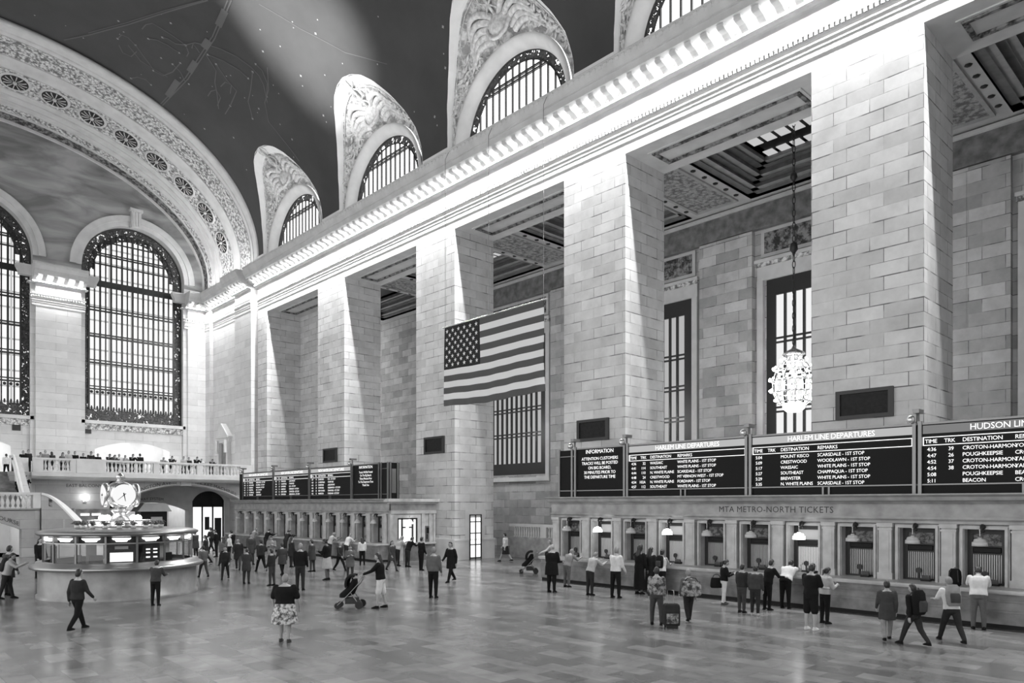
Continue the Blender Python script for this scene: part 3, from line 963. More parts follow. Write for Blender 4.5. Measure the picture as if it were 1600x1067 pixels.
def make_end_window(c):
    x = XE + .75
    g = MB()
    def outline(r, dx, z0): return [(x + dx, c - r, z0)] + [(x + dx, c - r * cos(pi*i/48), EZS + r * sin(pi*i/48)) for i in range(49)] + [(x + dx, c + r, z0)]
    p = outline(EH, .3, EZ0); g.add(p, [tuple(range(len(p)))])
    o = struct(g.build('window_2', 'pane_east'))
    b = MB()
    inn = [(x, max(c - EH + .75, min(c + EH - .75, q[1])), max(q[2], EZ0 + 1.1)) for q in outline(EH - .75, 0, EZ0 + 1.1)]
    b.strip([outline(EH, 0, EZ0), inn], 0)
    b.quad((x, c - EH, EZ0), (x, c + EH, EZ0), (x, c + EH - .75, EZ0 + 1.1), (x, c - EH + .75, EZ0 + 1.1))
    # wide pierced tracery in the head
    hd = [(x + .02, c - (EH - .75) * cos(pi*i/48), EZS + (EH - .75) * sin(pi*i/48)) for i in range(49)]
    hi = [(x + .02, c - (EH - 1.15) * cos(pi*i/48), EZS + (EH - 1.25) * sin(pi*i/48)) for i in range(49)]
    b.strip([hd, hi], 0)
    b.build('window_border', 'iron_grille', o)
    f = MB()
    f.tube(outline(EH - .05, 0, EZ0), .10, 6); f.tube(inn, .06, 6)
    w = EH - .75
    n = 16
    for i in range(n + 1):
        y = c - w + 2 * w * i / n
        zt = EZS + sqrt(max(0, w*w - (y - c)**2))
        hw = .075 if i % 2 == 0 else .05
        f.box(x - .12, x + .05, y - hw, y + hw, EZ0 + 1.1, max(zt, EZS))
    for z, h in ((13.9, .07), (14.15, .05), (16.3, .07), (16.55, .05), (18.7, .07), (18.95, .05), (21.1, .07), (21.35, .05), (23.6, .28), (25.4, .05), (26.2, .06), (26.4, .05), (27.5, .05)):
        hw = w if z < EZS else sqrt(max(0, w*w - (z - EZS)**2))
        f.box(x - .1, x + .06, c - hw, c + hw, z - h, z + h)
    # small ornament scrolls in the lowest lights
    for i in range(n):
        y = c - w + 2 * w * (i + .5) / n
        f.ball((x, y, 13.65), .14, 8, 0, (.4, 1, 1)); f.ball((x, y, 12.2), .09, 6, 0, (.4, 1, 2.2))
    f.build('window_frame', 'iron', o)
    return o
for c in EW: make_end_window(c)

# rooms seen through the balcony arches
def lit_room(name, x0, x1, y0, y1, z0, z1):
    mb = MB()
    mb.quad((x1, y0, z0), (x1, y1, z0), (x1, y1, z1), (x1, y0, z1)); mb.quad((x0, y0, z0), (x1, y0, z0), (x1, y0, z1), (x0, y0, z1))
    mb.quad((x0, y1, z0), (x1, y1, z0), (x1, y1, z1), (x0, y1, z1)); mb.quad((x0, y0, z1), (x1, y0, z1), (x1, y1, z1), (x0, y1, z1))
    mb.quad((x0, y0, z0), (x1, y0, z0), (x1, y1, z0), (x0, y1, z0))
    w = struct(mb.build(name, 'stone_white'))
    lm = MB(); n = max(1, int((y1 - y0) / 2.4))
    for i in range(n):
        yc = y0 + (y1 - y0) * (i + .5) / n
        lm.box(x0 + .6, x1 - .4, yc - .35, yc + .35, z1 - .12, z1 - .04)
    lm.build('ceiling_light', 'lampglow', w)
lit_room('wall_passage', XE + .05, XE + 7, -25.5, -15.5, 5.7, 9.8)
lit_room('wall_passage', XE + .05, XE + 7, -12.5, -4.5, 5.7, 9.4)

# ================================================================== CORRIDOR BEHIND THE PIERS
M['coffer_orn'] = ornament('painted_ceiling_ornament', 0.16, 0.46, 4.2, 0.04, 0.7)
mb = MB()
x_e = 62.0
mb.box(XWEST, x_e, -31.3, YS - PIER_D, ZCOR, ZCOR + .3, 1)
mb.box(XWEST, x_e, YBACK, -39.1, ZCOR, ZCOR + .3, 0)
ribs = [(XWEST, BAYS[0] - HO)] + edges + [(BAYS[4] + HO, x_e)]
for a, b in ribs: mb.box(a, b, -39.1, -31.3, ZCOR, ZCOR + .3, 0)
for c in BAYS:
    x0, x1, y0, y1 = c - HO, c + HO, -39.1, -31.3
    z = ZCOR
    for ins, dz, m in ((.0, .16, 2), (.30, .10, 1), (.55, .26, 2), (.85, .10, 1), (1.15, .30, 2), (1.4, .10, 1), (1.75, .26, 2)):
        a0, a1, b0, b1 = x0 + ins, x1 - ins, y0 + ins, y1 - ins
        w = .30
        z1 = z + dz
        mb.quad((a0, b0, z), (a1, b0, z), (a1, b0, z1), (a0, b0, z1), m); mb.quad((a0, b1, z), (a1, b1, z), (a1, b1, z1), (a0, b1, z1), m)
        mb.quad((a0, b0, z), (a0, b1, z), (a0, b1, z1), (a0, b0, z1), m); mb.quad((a1, b0, z), (a1, b1, z), (a1, b1, z1), (a1, b0, z1), m)
        # step inwards
        for q in (((a0, b0), (a1, b0), (a1, b0 + .4), (a0, b0 + .4)), ((a0, b1 - .4), (a1, b1 - .4), (a1, b1), (a0, b1)),
                  ((a0, b0), (a0 + .4, b0), (a0 + .4, b1), (a0, b1)), ((a1 - .4, b0), (a1, b0), (a1, b1), (a1 - .4, b1))):
            mb.quad(*[(p[0], p[1], z1) for p in q], m)
        z = z1
    mb.box(x0 + 1.7, x1 - 1.7, y0 + 1.7, y1 - 1.7, z, z + .2, 3)
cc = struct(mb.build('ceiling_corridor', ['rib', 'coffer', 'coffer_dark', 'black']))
for i, (a, b) in enumerate(ribs):
    mb = MB()
    if b - a > 6: b = a + 4
    x0, x1, y0, y1 = a + .75, b - .75, -38.5, -31.9
    if x1 <= x0: continue
    mb.box(x0, x1, y0, y1, ZCOR - .03, ZCOR, 0)
    for u0, u1, v0, v1 in ((x0 - .18, x0, y0 - .18, y1 + .18), (x1, x1 + .18, y0 - .18, y1 + .18), (x0, x1, y0 - .18, y0), (x0, x1, y1, y1 + .18)):
        mb.box(u0, u1, v0, v1, ZCOR - .10, ZCOR, 1)
    for u in (a + .3, b - .3):
        for k in range(6):
            mb.ball((u, y0 + (y1 - y0) * (k + .5) / 6, ZCOR - .01), .16, 6, 2, (1, 1, .4))
    struct(mb.build('trim_4', ['coffer_orn', 'coffer', 'iron'], cc))
# skylight lights in each coffer
sky = MB()
M['skylight'] = emit('skylight_glass', .8, .7, False)
for c in BAYS[:4]:
    for iy in range(3):
        for ix in range(7):
            if (ix + iy) % 3 == 2 and iy == 0: continue
            xx = c - 2.3 + ix * .75; yy = -33.4 - iy * 1.9
            sky.box(xx - .27, xx + .27, yy - .5, yy + .5, 22.33, 22.36)
struct(sky.build('window_3', 'skylight', cc))

# back wall
backfn = lambda u, v: (u, YBACK, v)
mb = MB()
BW = 3.9
holes = [(c - BW, c + BW, 5.7, (lambda u: 16.4)) for c in BAYS[:4]]
arch_wall(mb, backfn, XWEST, x_e, 0, lambda u: ZCOR, holes, step=6)
wb = struct(mb.build('wall_south_back', 'ashlar_warm'))
for c in BAYS[:4]:
    w0, w1 = c - BW, c + BW
    mb = MB()
    # projecting piers each side, dark frieze, panel frame, egg moulding, lintel
    mb.box(c - 6.43, c - BW - .75, YBACK, YBACK + .35, 0, 19.4, 0)
    mb.box(c + BW + .75, c + 6.43, YBACK, YBACK + .35, 0, 19.4, 0)
    struct(mb.build('pillar', 'ashlar_warm', wb))
    mb = MB()
    mb.box(c - 6.43, c + 6.43, YBACK, YBACK + .40, 19.45, ZCOR, 3)
    mb.box(c - 6.43, c + 6.43, YBACK, YBACK + .55, ZCOR - .3, ZCOR - .1, 0)
    mb.box(w0 - .3, w1 + .3, YBACK, YBACK + .12, 17.75, 19.35, 0)
    mb.box(w0 - .08, w1 + .08, YBACK + .12, YBACK + .16, 17.95, 19.15, 1)
    mb.box(w0 - .55, w1 + .55, YBACK, YBACK + .3, 17.2, 17.42, 2)
    mb.box(w0 - .6, w1 + .6, YBACK, YBACK + .38, 17.42, 17.6, 0)
    mb.box(w0 - .5, w1 + .5, YBACK, YBACK + .2, 16.4, 17.2, 0)
    for sx in (w0 - .5, w1 + .12):
        mb.box(sx, sx + .38, YBACK, YBACK + .25, 5.2, 16.4, 0)
    mb.box(w0 - .6, w1 + .6, YBACK, YBACK + .35, 5.15, 5.45, 0)
    struct(mb.build('trim_5', ['stone', 'relief_dark', 'relief_fine', 'marble_dark'], wb))
    g = MB(); g.quad((w0 + .35, YBACK - .14, 6.0), (w1 - .35, YBACK - .14, 6.0), (w1 - .35, YBACK - .14, 15.9), (w0 + .35, YBACK - .14, 15.9))
    o = struct(g.build('window_4', 'pane_bright' if c == BAYS[1] else 'pane_back'))
    f = MB(); y = YBACK - .03
    f.prism([(w0, 5.7), (w0 + .55, 5.7), (w0 + .55, 15.45), (w1 - .55, 15.45), (w1 - .55, 5.7), (w1, 5.7), (w1, 16.4), (w0, 16.4)],
            lambda p, q, t: (p, t, q), y - .06, y + .06)
    f.box(w0 + .55, w1 - .55, y - .05, y + .05, 5.7, 6.6)
    n = 12; wi = BW - .55
    for i in range(1, n):
        xx = c - wi + 2 * wi * i / n
        f.box(xx - .06, xx + .06, y - .08, y + .08, 6.6, 15.45)
    for z in (8.7, 8.95, 10.7, 10.95, 12.7, 12.95): f.box(c - wi, c + wi, y - .07, y + .07, z - .05, z + .05)
    f.build('window_frame', 'iron', o)
# the last bay is closed by a wall just behind the piers; cross wall ends the corridor
mb = MB(); mb.box(BAYS[4] - HO - .5, 62, -30.9, -30.5, 0, ZCOR)
struct(mb.build('wall_south_niche', 'ashlar'))
mb = MB(); mb.box(XWEST - .3, XWEST, -40, 10.2, 0, 38); struct(mb.build('wall_west', 'ashlar'))

# parapet with balusters between the second and third pier
def baluster_mesh(h=.72, r=.10):
    mb = MB(); s = h / .72; q = r / .10
    mb.box(-.09*q, .09*q, -.09*q, .09*q, 0, .07*s); mb.box(-.09*q, .09*q, -.09*q, .09*q, .65*s, .72*s)
    mb.lathe([(.05*q, .07*s), (.07*q, .11*s), (.05*q, .14*s), (.095*q, .25*s), (.10*q, .31*s), (.06*q, .46*s), (.042*q, .56*s), (.065*q, .59*s), (.05*q, .65*s)], n=8)
    return mb
def baluster_row(parent, p0, p1, n, z, h=.72, r=.10, mat='stone'):
    src = None
    for i in range(n):
        u = (i + .5) / n
        loc = Vector(p0).lerp(Vector(p1), u)
        if src is None: o = src = baluster_mesh(h, r).build('baluster', mat, parent, local=True)
        else: o = src.copy(); COL.objects.link(o); o.parent = parent
        o.location = loc + Vector((0, 0, z)) - world_loc(parent)
t = empty('balustrade', (29.9, -32.2, 0), 0, 'long pale stone parapet with balusters between the piers beneath the flag', 'balustrade')
mb = MB(); mb.box(25.4, 34.4, -32.4, -32.0, 0, 1.30); mb.build('parapet', 'marble', t)
mb = MB(); mb.box(25.4, 34.4, -32.45, -31.95, 1.95, 2.12); mb.build('rail', 'stone', t)
mb = MB()
for x in (26.6, 29.0, 31.4): mb.box(x - .25, x + .25, -32.4, -32.0, 1.30, 1.95)
mb.build('pedestal', 'stone', t)
for a, b in ((26.85, 28.75), (29.25, 31.15), (31.65, 34.2)): baluster_row(t, (a, -32.2, 0), (b, -32.2, 0), int((b - a) / .21), 1.30, .65, .085)

# lit glazed doorway in the side of the pier and its surround
mb = MB(); mb.box(BAYS[2] + HO - .03, BAYS[2] + HO, -29.75, -28.2, 0, 3.05)
mb.build('x', 'stone').name = 'trim_6'; bpy.data.objects['trim_6']['kind'] = 'structure'
d = MB(); d.box(BAYS[2] + HO - .09, BAYS[2] + HO - .03, -29.35, -28.55, 0.1, 2.55)
dd = struct(d.build('door_1', 'pane_room'))
d = MB()
for yy in (-29.4, -28.95, -28.5): d.box(BAYS[2] + HO - .13, BAYS[2] + HO - .09, yy - .035, yy + .035, 0, 2.75)
for zz in (.1, .9, 1.6, 2.3, 2.72): d.box(BAYS[2] + HO - .13, BAYS[2] + HO - .09, -29.4, -28.5, zz - .03, zz + .03)
d.build('door_frame', 'iron', dd)

# ================================================================== PLAQUES
PL = ['dark rectangular panel on the pier above the rightmost departure board', 'dark rectangular panel on the pier above the information board',
      'dark rectangular panel on the pier below the flag', 'small dark rectangular panel on the far pier above the other departure boards']
for (a, b), lb in zip(edges, PL):
    c = (a + b) / 2
    t = empty('wall_panel', (c, YS, 6.5), 0, lb, 'panel')
    mb = MB(); mb.box(c - .84, c + .84, YS, YS + .07, 6.62, 7.44); mb.build('panel_face', 'plaque', t)
    mb = MB()
    for x0, x1, z0, z1 in ((c - 1, c + 1, 7.42, 7.55), (c - 1, c + 1, 6.5, 6.63), (c - 1, c - .84, 6.63, 7.42), (c + .84, c + 1, 6.63, 7.42)):
        mb.box(x0, x1, YS, YS + .13, z0, z1)
    mb.build('frame', 'iron', t)

# ================================================================== TICKET BOOTHS
YCF, YWW = -23.25, -24.10       # counter front, window wall
M['bars'] = flat('grey_window_bars', 0.42, 0.4, 0.3)
M['lit_bars'] = flat('pale_lit_bars', 0.6, 0.5)  # lattice of the lit windows, their light put into a paler colour
M['lattice'] = ornament('pierced_lattice', 0.03, 0.22, 9, 0.01, 0.5)
M['booth_dark'] = flat('booth_interior', 0.05, 0.7)
def booth(name, x0, x1, centers, lit, lab, text, tx, tsize, end_lo=True, end_hi=True, big=None):
    t = empty(name, ((x0 + x1) / 2, YCF, 0), 0, lab, 'ticket booth')
    mb = MB(); mb.box(x0, x1, -25.0, YCF, .12, .96); mb.box(x0 - .04, x1 + .04, -25, YCF + .05, .96, .92)
    mb.box(x0, x1, YCF, YCF + .03, .44, .50); mb.box(x0, x1, YCF, YCF + .05, .74, .78)
    mb.build('counter_base', 'marble_dark', t)
    mb = MB(); mb.box(x0 + .02, x1 - .02, -25.0, YCF - .05, 0, .12); mb.build('plinth', 'black', t)
    mb = MB(); mb.box(x0 - .06, x1 + .06, -24.5, YCF + .12, .99, 1.06); mb.box(x0 - .03, x1 + .03, -24.5, YCF + .07, .95, .99); mb.build('counter_top', 'marble_light', t)
    mb = MB(); mb.box(x0 + .1, x1 - .1, -27.35, -24.9, 0.0, 3.5); mb.build('body', 'booth_dark', t)
    if end_hi or end_lo:
        mb = MB()
        if end_hi: mb.box(x1 - .1, x1, -27.35, YWW, 1.06, 2.9); mb.box(x1 - .02, x1 + .05, -27.3, YWW - .05, 0, 1.0)
        if end_lo: mb.box(x0, x0 + .1, -27.35, YWW, 1.06, 2.9)
        mb.build('end_panel', 'marble', t)
    mb = MB()
    fn = lambda p, q, s: (s, YWW + p, q)
    for pr in ([(-3.2, 2.80), (.08, 2.80), (.08, 2.88), (.14, 2.94), (.14, 3.0), (-3.2, 3.0)], [(-3.2, 3.0), (.04, 3.0), (.04, 3.40), (-3.2, 3.40)],
               [(-3.2, 3.40), (.10, 3.40), (.16, 3.46), (.34, 3.50), (.40, 3.60), (.52, 3.66), (.52, 3.70), (-3.2, 3.70)]):
        mb.prism(pr, fn, x0 - .12, x1 + .12)
    mb.build('entablature', 'marble', t)
    # pilasters between the windows
    xs = sorted(centers)
    pil = None
    bounds = [xs[0] - .885] + [(a + b) / 2 for a, b in zip(xs, xs[1:])] + [xs[-1] + .885]
    if big: bounds.append(big[1] + .25)
    for xb in bounds:
        if pil is None:
            m_ = MB()
            m_.box(-.19, .19, -.75, .09, 1.06, 2.80); m_.box(-.27, .27, -.75, -.2, 1.06, 2.8); m_.box(-.225, .225, -.3, .13, 1.06, 1.26); m_.box(-.21, .21, -.3, .11, 2.58, 2.64); m_.box(-.235, .235, -.3, .15, 2.68, 2.80)
            m_.box(-.12, .12, .09, .105, 1.32, 2.52)
            pil = m_.build('pilaster', 'marble_light', t, local=True); o = pil
        else: o = pil.copy(); COL.objects.link(o); o.parent = t
        o.location = Vector((xb, YWW, 0)) - world_loc(t)
    protos = {}
    for i, c in enumerate(xs):
        L = c in lit
        if L not in protos:
            w = MB()   # marble surround with stepped architrave
            for u0, u1, v0, v1, d in ((-.63, -.50, 1.06, 2.78, -.02), (.50, .63, 1.06, 2.78, -.02), (-.50, .50, 2.66, 2.78, -.02), (-.59, -.52, 1.06, 2.73, .05), (.52, .59, 1.06, 2.73, .05), (-.52, .52, 2.67, 2.73, .05)):
                w.box(u0, u1, -.5, d, v0, v1)
            ww = w.build('ticket_window', 'marble_light', t, local=True)
            f = MB()
            for u0, u1, v0, v1 in ((-.51, -.36, 1.06, 2.67), (.36, .51, 1.06, 2.67), (-.36, .36, 2.52, 2.67), (-.36, .36, 1.06, 1.12)): f.box(u0, u1, -.42, -.34, v0, v1)
            f.box(-.36, .36, -.40, -.34, 2.14, 2.18); f.box(-.36, .36, -.40, -.34, 1.93, 1.97)
            f.tube([(.05, -.33, 1.36), (.05, -.30, 1.36)], .09, 10); f.box(.03, .07, -.36, -.32, 1.1, 1.36)
            f.build('bronze_frame', 'iron', ww, local=True)
            s_ = MB(); s_.box(-.34, .34, -.39, -.32, 1.99, 2.12); s_.build('sign', 'black', ww, local=True)
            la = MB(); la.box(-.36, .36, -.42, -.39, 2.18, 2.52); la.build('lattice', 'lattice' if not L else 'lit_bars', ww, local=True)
            b = MB()
            for k in range(13): b.box(-.345 + k * .0575 - .016, -.345 + k * .0575 + .016, -.40, -.36, 1.12, 1.93)
            b.build('bars', 'bars', ww, local=True)
            bk = MB(); bk.box(-.36, .36, -.5, -.46, 1.06, 1.95); bk.build('backing', 'booth_dark' if not L else 'pane_room', ww, local=True)
            br = MB(); br.tube([(0, .02, 2.74), (0, .14, 2.78), (0, .24, 2.74), (0, .26, 2.64)], [.05, .05, .04, .03], 6); br.ball((0, .1, 2.74), .08, 8); br.ball((0, .06, 2.62), .05, 6)
            br.build('lamp_bracket', 'iron', ww, local=True)
            protos[L] = ww; o = ww
        else: o = copy_tree(protos[L], t)
        o.location = Vector((c, YWW, 0)) - world_loc(t)
    if text:
        fnt = lambda u, v: (tx - u, YWW + .046, 3.10 + v)
        text_mesh([(text, 0, 0, tsize, 'LEFT')], 'lettering', 'ink', fnt, t, spacing=1.05)
    return t
RC = [21.88 - 1.763 * k for k in range(12)]
RLIT = [RC[1], RC[3], RC[6]]
b_r = booth('ticket_booth', RC[-1] - 1.2, 22.95, RC, RLIT, 'long marble ticket booth lettered MTA METRO-NORTH TICKETS', 'MTA METRO-NORTH TICKETS', 14.50, .30, end_lo=False)
LC = [57.37 - 1.80 * k for k in range(12)]
b_l = booth('ticket_booth', 36.25, 58.4, LC, [], 'far marble ticket booth with a row of dark windows under the smaller boards', None, 0, .2)
# customer service window in the end face of the far booth
XF = 36.25
w = MB(); cy = -25.25
w.box(XF - .04, XF + .2, -27.35, YWW, 0, 3.45)
for v0, v1, z0, z1, d in ((cy - .95, cy - .72, 1.06, 2.75, .14), (cy + .72, cy + .95, 1.06, 2.75, .14), (cy - .72, cy + .72, 2.55, 2.75, .14), (-24.3, -24.05, 1.06, 2.8, .12), (-26.55, -26.3, 1.06, 2.8, .12), (-27.0, -26.85, 1.06, 2.8, .12), (-27.35, -27.2, 1.06, 2.8, .12)):
    w.box(XF - d, XF, v0, v1, z0, z1)
w.box(XF - .16, XF, -27.38, YWW + .04, 2.80, 3.0); w.box(XF - .10, XF, -27.38, YWW + .04, 3.0, 3.4)
w.box(XF - .3, XF, -27.38, YWW + .2, 3.40, 3.52); w.box(XF - .5, XF, -27.38, YWW + .45, 3.52, 3.70)
w.box(XF - .22, XF, -27.38, YWW + .1, .95, 1.06)
ww = w.build('service_end', 'marble_light', b_l)
f = MB(); f.box(XF - .07, XF - .045, cy - .7, cy + .7, 1.06, 2.55); f.build('lit_glass', 'pane_room', ww)
f = MB()
for yy in (cy - .68, cy - .38, cy + .38, cy + .68): f.box(XF - .13, XF - .07, yy - .05, yy + .05, 1.06, 2.55)
f.box(XF - .13, XF - .07, cy - .7, cy + .7, 2.46, 2.56); f.box(XF - .13, XF - .07, cy - .35, cy - .14, 1.95, 2.03); f.box(XF - .13, XF - .07, cy + .14, cy + .35, 1.95, 2.03)
f.build('bronze_frame', 'iron', ww)
f = MB(); f.box(XF - .055, XF, -27.36, YWW - .9, 0, .95); f.build('base_panel', 'marble_dark', ww)
text_mesh([('CUSTOMER SERVICE', 0, 0, .22, 'CENTER')], 'lettering', 'ink', lambda u, v: (XF - .11, cy - u, 3.13 + v), b_l)
t = empty('wall_telephone', (XF - .06, -26.7, 1.1), 0, 'dark public telephone panel on the end of the far ticket booth', 'telephone')
w = MB(); w.box(XF - .16, XF - .04, -26.84, -26.56, 1.1, 2.05); w.build('case', 'steel', t)
w = MB(); w.box(XF - .2, XF - .16, -26.78, -26.62, 1.6, 1.95); w.tube([(XF - .19, -26.65, 1.25), (XF - .19, -26.66, 1.55)], .035, 6); w.build('handset', 'black', t)

# hanging lamps in front of the windows
def make_pendant(lit):
    r = empty('pendant_lamp', (0, 0, 0))
    mb = MB(); mb.lathe([(.05, .24), (.06, .21), (.13, .20), (.155, .17), (.165, .12), (.20, .11), (.205, .0), (.17, .0)], n=14); mb.build('shade', 'lampglow' if lit else 'lampshade', r, local=True)
    mb = MB(); mb.tube([(0, 0, .28), (0, 0, .46)], .012, 5); mb.ball((0, 0, .46), .03, 6); mb.build('chain', 'brass', r, local=True)
    return r
pend = {}
def ordinal(i): return ['first', 'second', 'third', 'fourth', 'fifth', 'sixth', 'seventh', 'eighth', 'ninth', 'tenth', 'eleventh', 'twelfth'][i]
for i, c in enumerate(RC[:10]):
    L = c in RLIT
    if L not in pend: pend[L] = make_pendant(L); o = pend[L]
    else: o = copy_tree(pend[L])
    o.location = (c + .03, YWW + .27, 2.20)
    tag(o, '%s lamp hanging over the %s ticket window from the left of the near booth' % ('lit white' if L else 'unlit white', ordinal(i)), 'lamp', 'lamps over the near ticket windows')
for i, c in enumerate(LC):
    o = copy_tree(pend[False]); o.location = (c + .03, YWW + .27, 2.20)
    tag(o, 'unlit white lamp hanging over the %s dark window from the left of the far booth' % ordinal(i), 'lamp', 'lamps over the far ticket windows')
o = copy_tree(pend[True]); o.location = (XF - .32, cy, 2.2); tag(o, 'lit lamp over the bright customer service window', 'lamp')

# small card readers on the counter
cr0 = None
for i in range(10):
    c = RC[i]
    if cr0 is None:
        r = empty('card_reader', (0, 0, 0)); mb = MB(); mb.box(-.13, .13, -.09, .09, 0, .05); mb.build('case', 'black', r, local=True)
        mb = MB(); mb.obox((0, .02, .11), (.11, 0, 0), (0, .02, .06), (0, .03, -.01)); mb.build('screen', 'steel', r, local=True); cr0 = r
        o = r
    else: o = copy_tree(cr0)
    o.location = (c - .22, YWW - .12, 1.06)
    tag(o, 'small black card reader on the counter at the %s near ticket window from the left' % ordinal(i), 'card reader', 'card readers on the near counter')

# ================================================================== DEPARTURE BOARDS
YB = -24.30
M['header_dim'] = emit('dim_board_header', 0.22, 1.0, False)
def board(xh, xl, title, rows, lab, dim=False, info=None, z0=3.70, z1=5.86):
    """xh: edge on the left as seen from the hall (larger x), xl: right edge"""
    t = empty('departure_board', ((xh + xl) / 2, YB - .3, z0), 0, lab, 'departure board')
    mb = MB(); mb.box(xl, xh, YB - .6, YB, z0, z1); mb.build('casing', 'board', t)
    mb = MB()
    mb.box(xl, xh, YB, YB + .05, z1 - .06, z1); mb.box(xl, xh, YB, YB + .06, z0 + .26, z0 + .30)
    for x in (xh - .07, xl + .07): mb.box(x - .05, x + .05, YB, YB + .09, z0, z1 + .05)
    if info is None:
        m_ = (xh + xl) / 2
        for x in (m_ - .1, m_ + .1): mb.box(x - .03, x + .03, YB, YB + .05, z0, z0 + .28)
    mb.build('frame', 'steel', t)
    fn = lambda u, v: (xh - u, YB + .035, v)
    if info is None:
        mb = MB(); mb.box(xl + .14, xh - .14, YB, YB + .03, z1 - .34, z1 - .09); mb.build('header', 'header_dim' if dim else 'header', t)
        w = xh - xl
        mb = MB()
        for a0, a1, b0, b1 in ((.14, w - .14, 5.40, 5.42), (.14, w - .14, 5.16, 5.18), (.14, .16, 5.16, 5.42), (w - .16, w - .14, 5.16, 5.42)):
            mb.box(xh - a1, xh - a0, YB, YB + .03, b0, b1)
        mb.build('heading_outline', 'led', t)
        it = [(title, 2.9, z1 - .30, .25, 'CENTER'), ('TIME', .2, 5.23, .165, 'LEFT'), ('TRK', .72, 5.23, .165, 'LEFT'), ('DESTINATION', 1.2, 5.23, .165, 'LEFT'), ('REMARKS', 2.5, 5.23, .165, 'LEFT')]
        for i, (a, b_, c_, d_) in enumerate(rows):
            z = 4.99 - .19 * i
            it += [(a, .26, z, .155, 'LEFT'), (b_, .98, z, .155, 'RIGHT'), (c_, 1.2, z, .155, 'LEFT'), (d_, 2.5, z, .155, 'LEFT')]
    else:
        w = xh - xl
        it = [(title, w / 2, z1 - .27, .24, 'CENTER')]
        for i, s in enumerate(info): it.append((s, w / 2, 5.30 - .20 * i, .185, 'CENTER'))
    text_mesh(it, 'lettering', 'led', fn, t, spacing=.94)
    return t
WP = 'WHITE PLAINS - 1ST STOP'
board(21.85, 18.97, 'INFORMATION', None, 'black board headed INFORMATION at the end of the near booth', info=['ATTENTION CUSTOMERS', 'TRACKS WILL BE POSTED', 'ON BIG BOARD,', '30 MINUTES PRIOR TO', 'THE DEPARTURE TIME'])
mb = MB(); mb.box(21.87, 22.85, YB - .6, YB, 3.7, 5.80); t = tag(mb.build('board_cabinet', 'board', origin=(22.35, YB, 3.7)), 'plain black end cabinet beside the INFORMATION board', 'cabinet')
mb = MB()
for x in (22.0, 22.78): mb.box(x - .05, x + .05, YB, YB + .06, 3.7, 5.85)
mb.box(21.87, 22.85, YB, YB + .05, 3.96, 4.0); mb.box(21.87, 22.85, YB, YB + .05, 5.5, 5.53); mb.build('frame', 'steel', t)
board(18.95, 13.42, 'HARLEM LINE DEPARTURES', [('4:36', '32', 'WASSAIC', WP), ('4:41', '114', 'SOUTHEAST', WP), ('4:44', '110', 'N. WHITE PLAINS', 'SCARSDALE - 1ST STOP'),
      ('4:48', '24', 'CRESTWOOD', 'MT VERNON WEST - 1ST STOP'), ('4:54', '102A', 'N. WHITE PLAINS', 'FORDHAM - 1ST STOP'), ('4:57', '112', 'SOUTHEAST', WP)],
      'black Harlem Line board next to the INFORMATION board, first train WASSAIC')
board(13.40, 7.82, 'HARLEM LINE DEPARTURES', [('5:04', '', 'MOUNT KISCO', 'SCARSDALE - 1ST STOP'), ('5:09', '', 'CRESTWOOD', 'WOODLAWN - 1ST STOP'), ('5:17', '', 'WASSAIC', WP),
      ('5:27', '', 'SOUTHEAST', 'CHAPPAQUA - 1ST STOP'), ('5:29', '', 'BREWSTER', WP), ('5:35', '', 'N. WHITE PLAINS', 'SCARSDALE - 1ST STOP')],
      'black Harlem Line board next to the Hudson board, first train MOUNT KISCO')
board(7.80, 2.2, 'HUDSON LINE DEPARTURES', [('4:36', '39', 'CROTON-HARMON', 'YONKERS - 1ST STOP'), ('4:47', '26', 'POUGHKEEPSIE', 'CROTON-HARMON - 1ST STOP'), ('4:52', '37', 'CROTON-HARMON', 'TARRYTOWN - 1ST STOP'),
      ('4:54', '38', 'CROTON-HARMON', 'YANKEE STADIUM - 1ST STOP'), ('5:08', '', 'POUGHKEEPSIE', 'BEACON - 1ST STOP'), ('5:11', '', 'BEACON', 'CROTON-HARMON - 1ST STOP')],
      'black board headed HUDSON LINE cut off by the picture edge', dim=True)
NH = 'NEW HAVEN LINE DEPARTURES'
rows_ = [('4:35', '18', 'STAMFORD', 'GREENWICH - 1ST STOP'), ('4:38', '23', 'NEW HAVEN', 'STAMFORD - 1ST STOP'), ('4:43', '15', 'HARRISON', 'FORDHAM - 1ST STOP'), ('4:47', '19', 'STAMFORD', 'RYE - 1ST STOP'), ('4:50', '21', 'S. NORWALK', 'STAMFORD'), ('4:55', '25', 'STAMFORD', 'LARCHMONT')]
board(57.6, 52.02, NH, rows_, 'far black departure board at the end nearest the balcony')
board(52.0, 46.42, NH, rows_[::-1], 'far black departure board in the middle of the three')
board(46.4, 40.82, NH, rows_[3:] + rows_[:3], 'far black departure board next to the far notice board')
board(40.8, 37.6, 'INFORMATION', None, 'far black notice board with five centred lines of text', info=['Tracks Will Be Posted', 'On The Big Board,', 'Thirty Minutes Prior', 'To The Departure Time', 'Thank You'])
mb = MB(); mb.box(36.7, 37.58, YB - .75, YB, 3.7, 5.86); t = tag(mb.build('board_cabinet', 'board', origin=(37.1, YB, 3.7)), 'plain black end cabinet beside the far notice board', 'cabinet')
mb = MB()
for x in (36.76, 37.45): mb.box(x - .05, x + .05, YB, YB + .06, 3.7, 5.9)
for y in (YB - .1, YB - .62): mb.box(36.65, 36.7, y - .05, y + .05, 3.7, 5.9)
mb.box(36.66, 36.7, YB - .5, YB - .2, 4.05, 5.5)
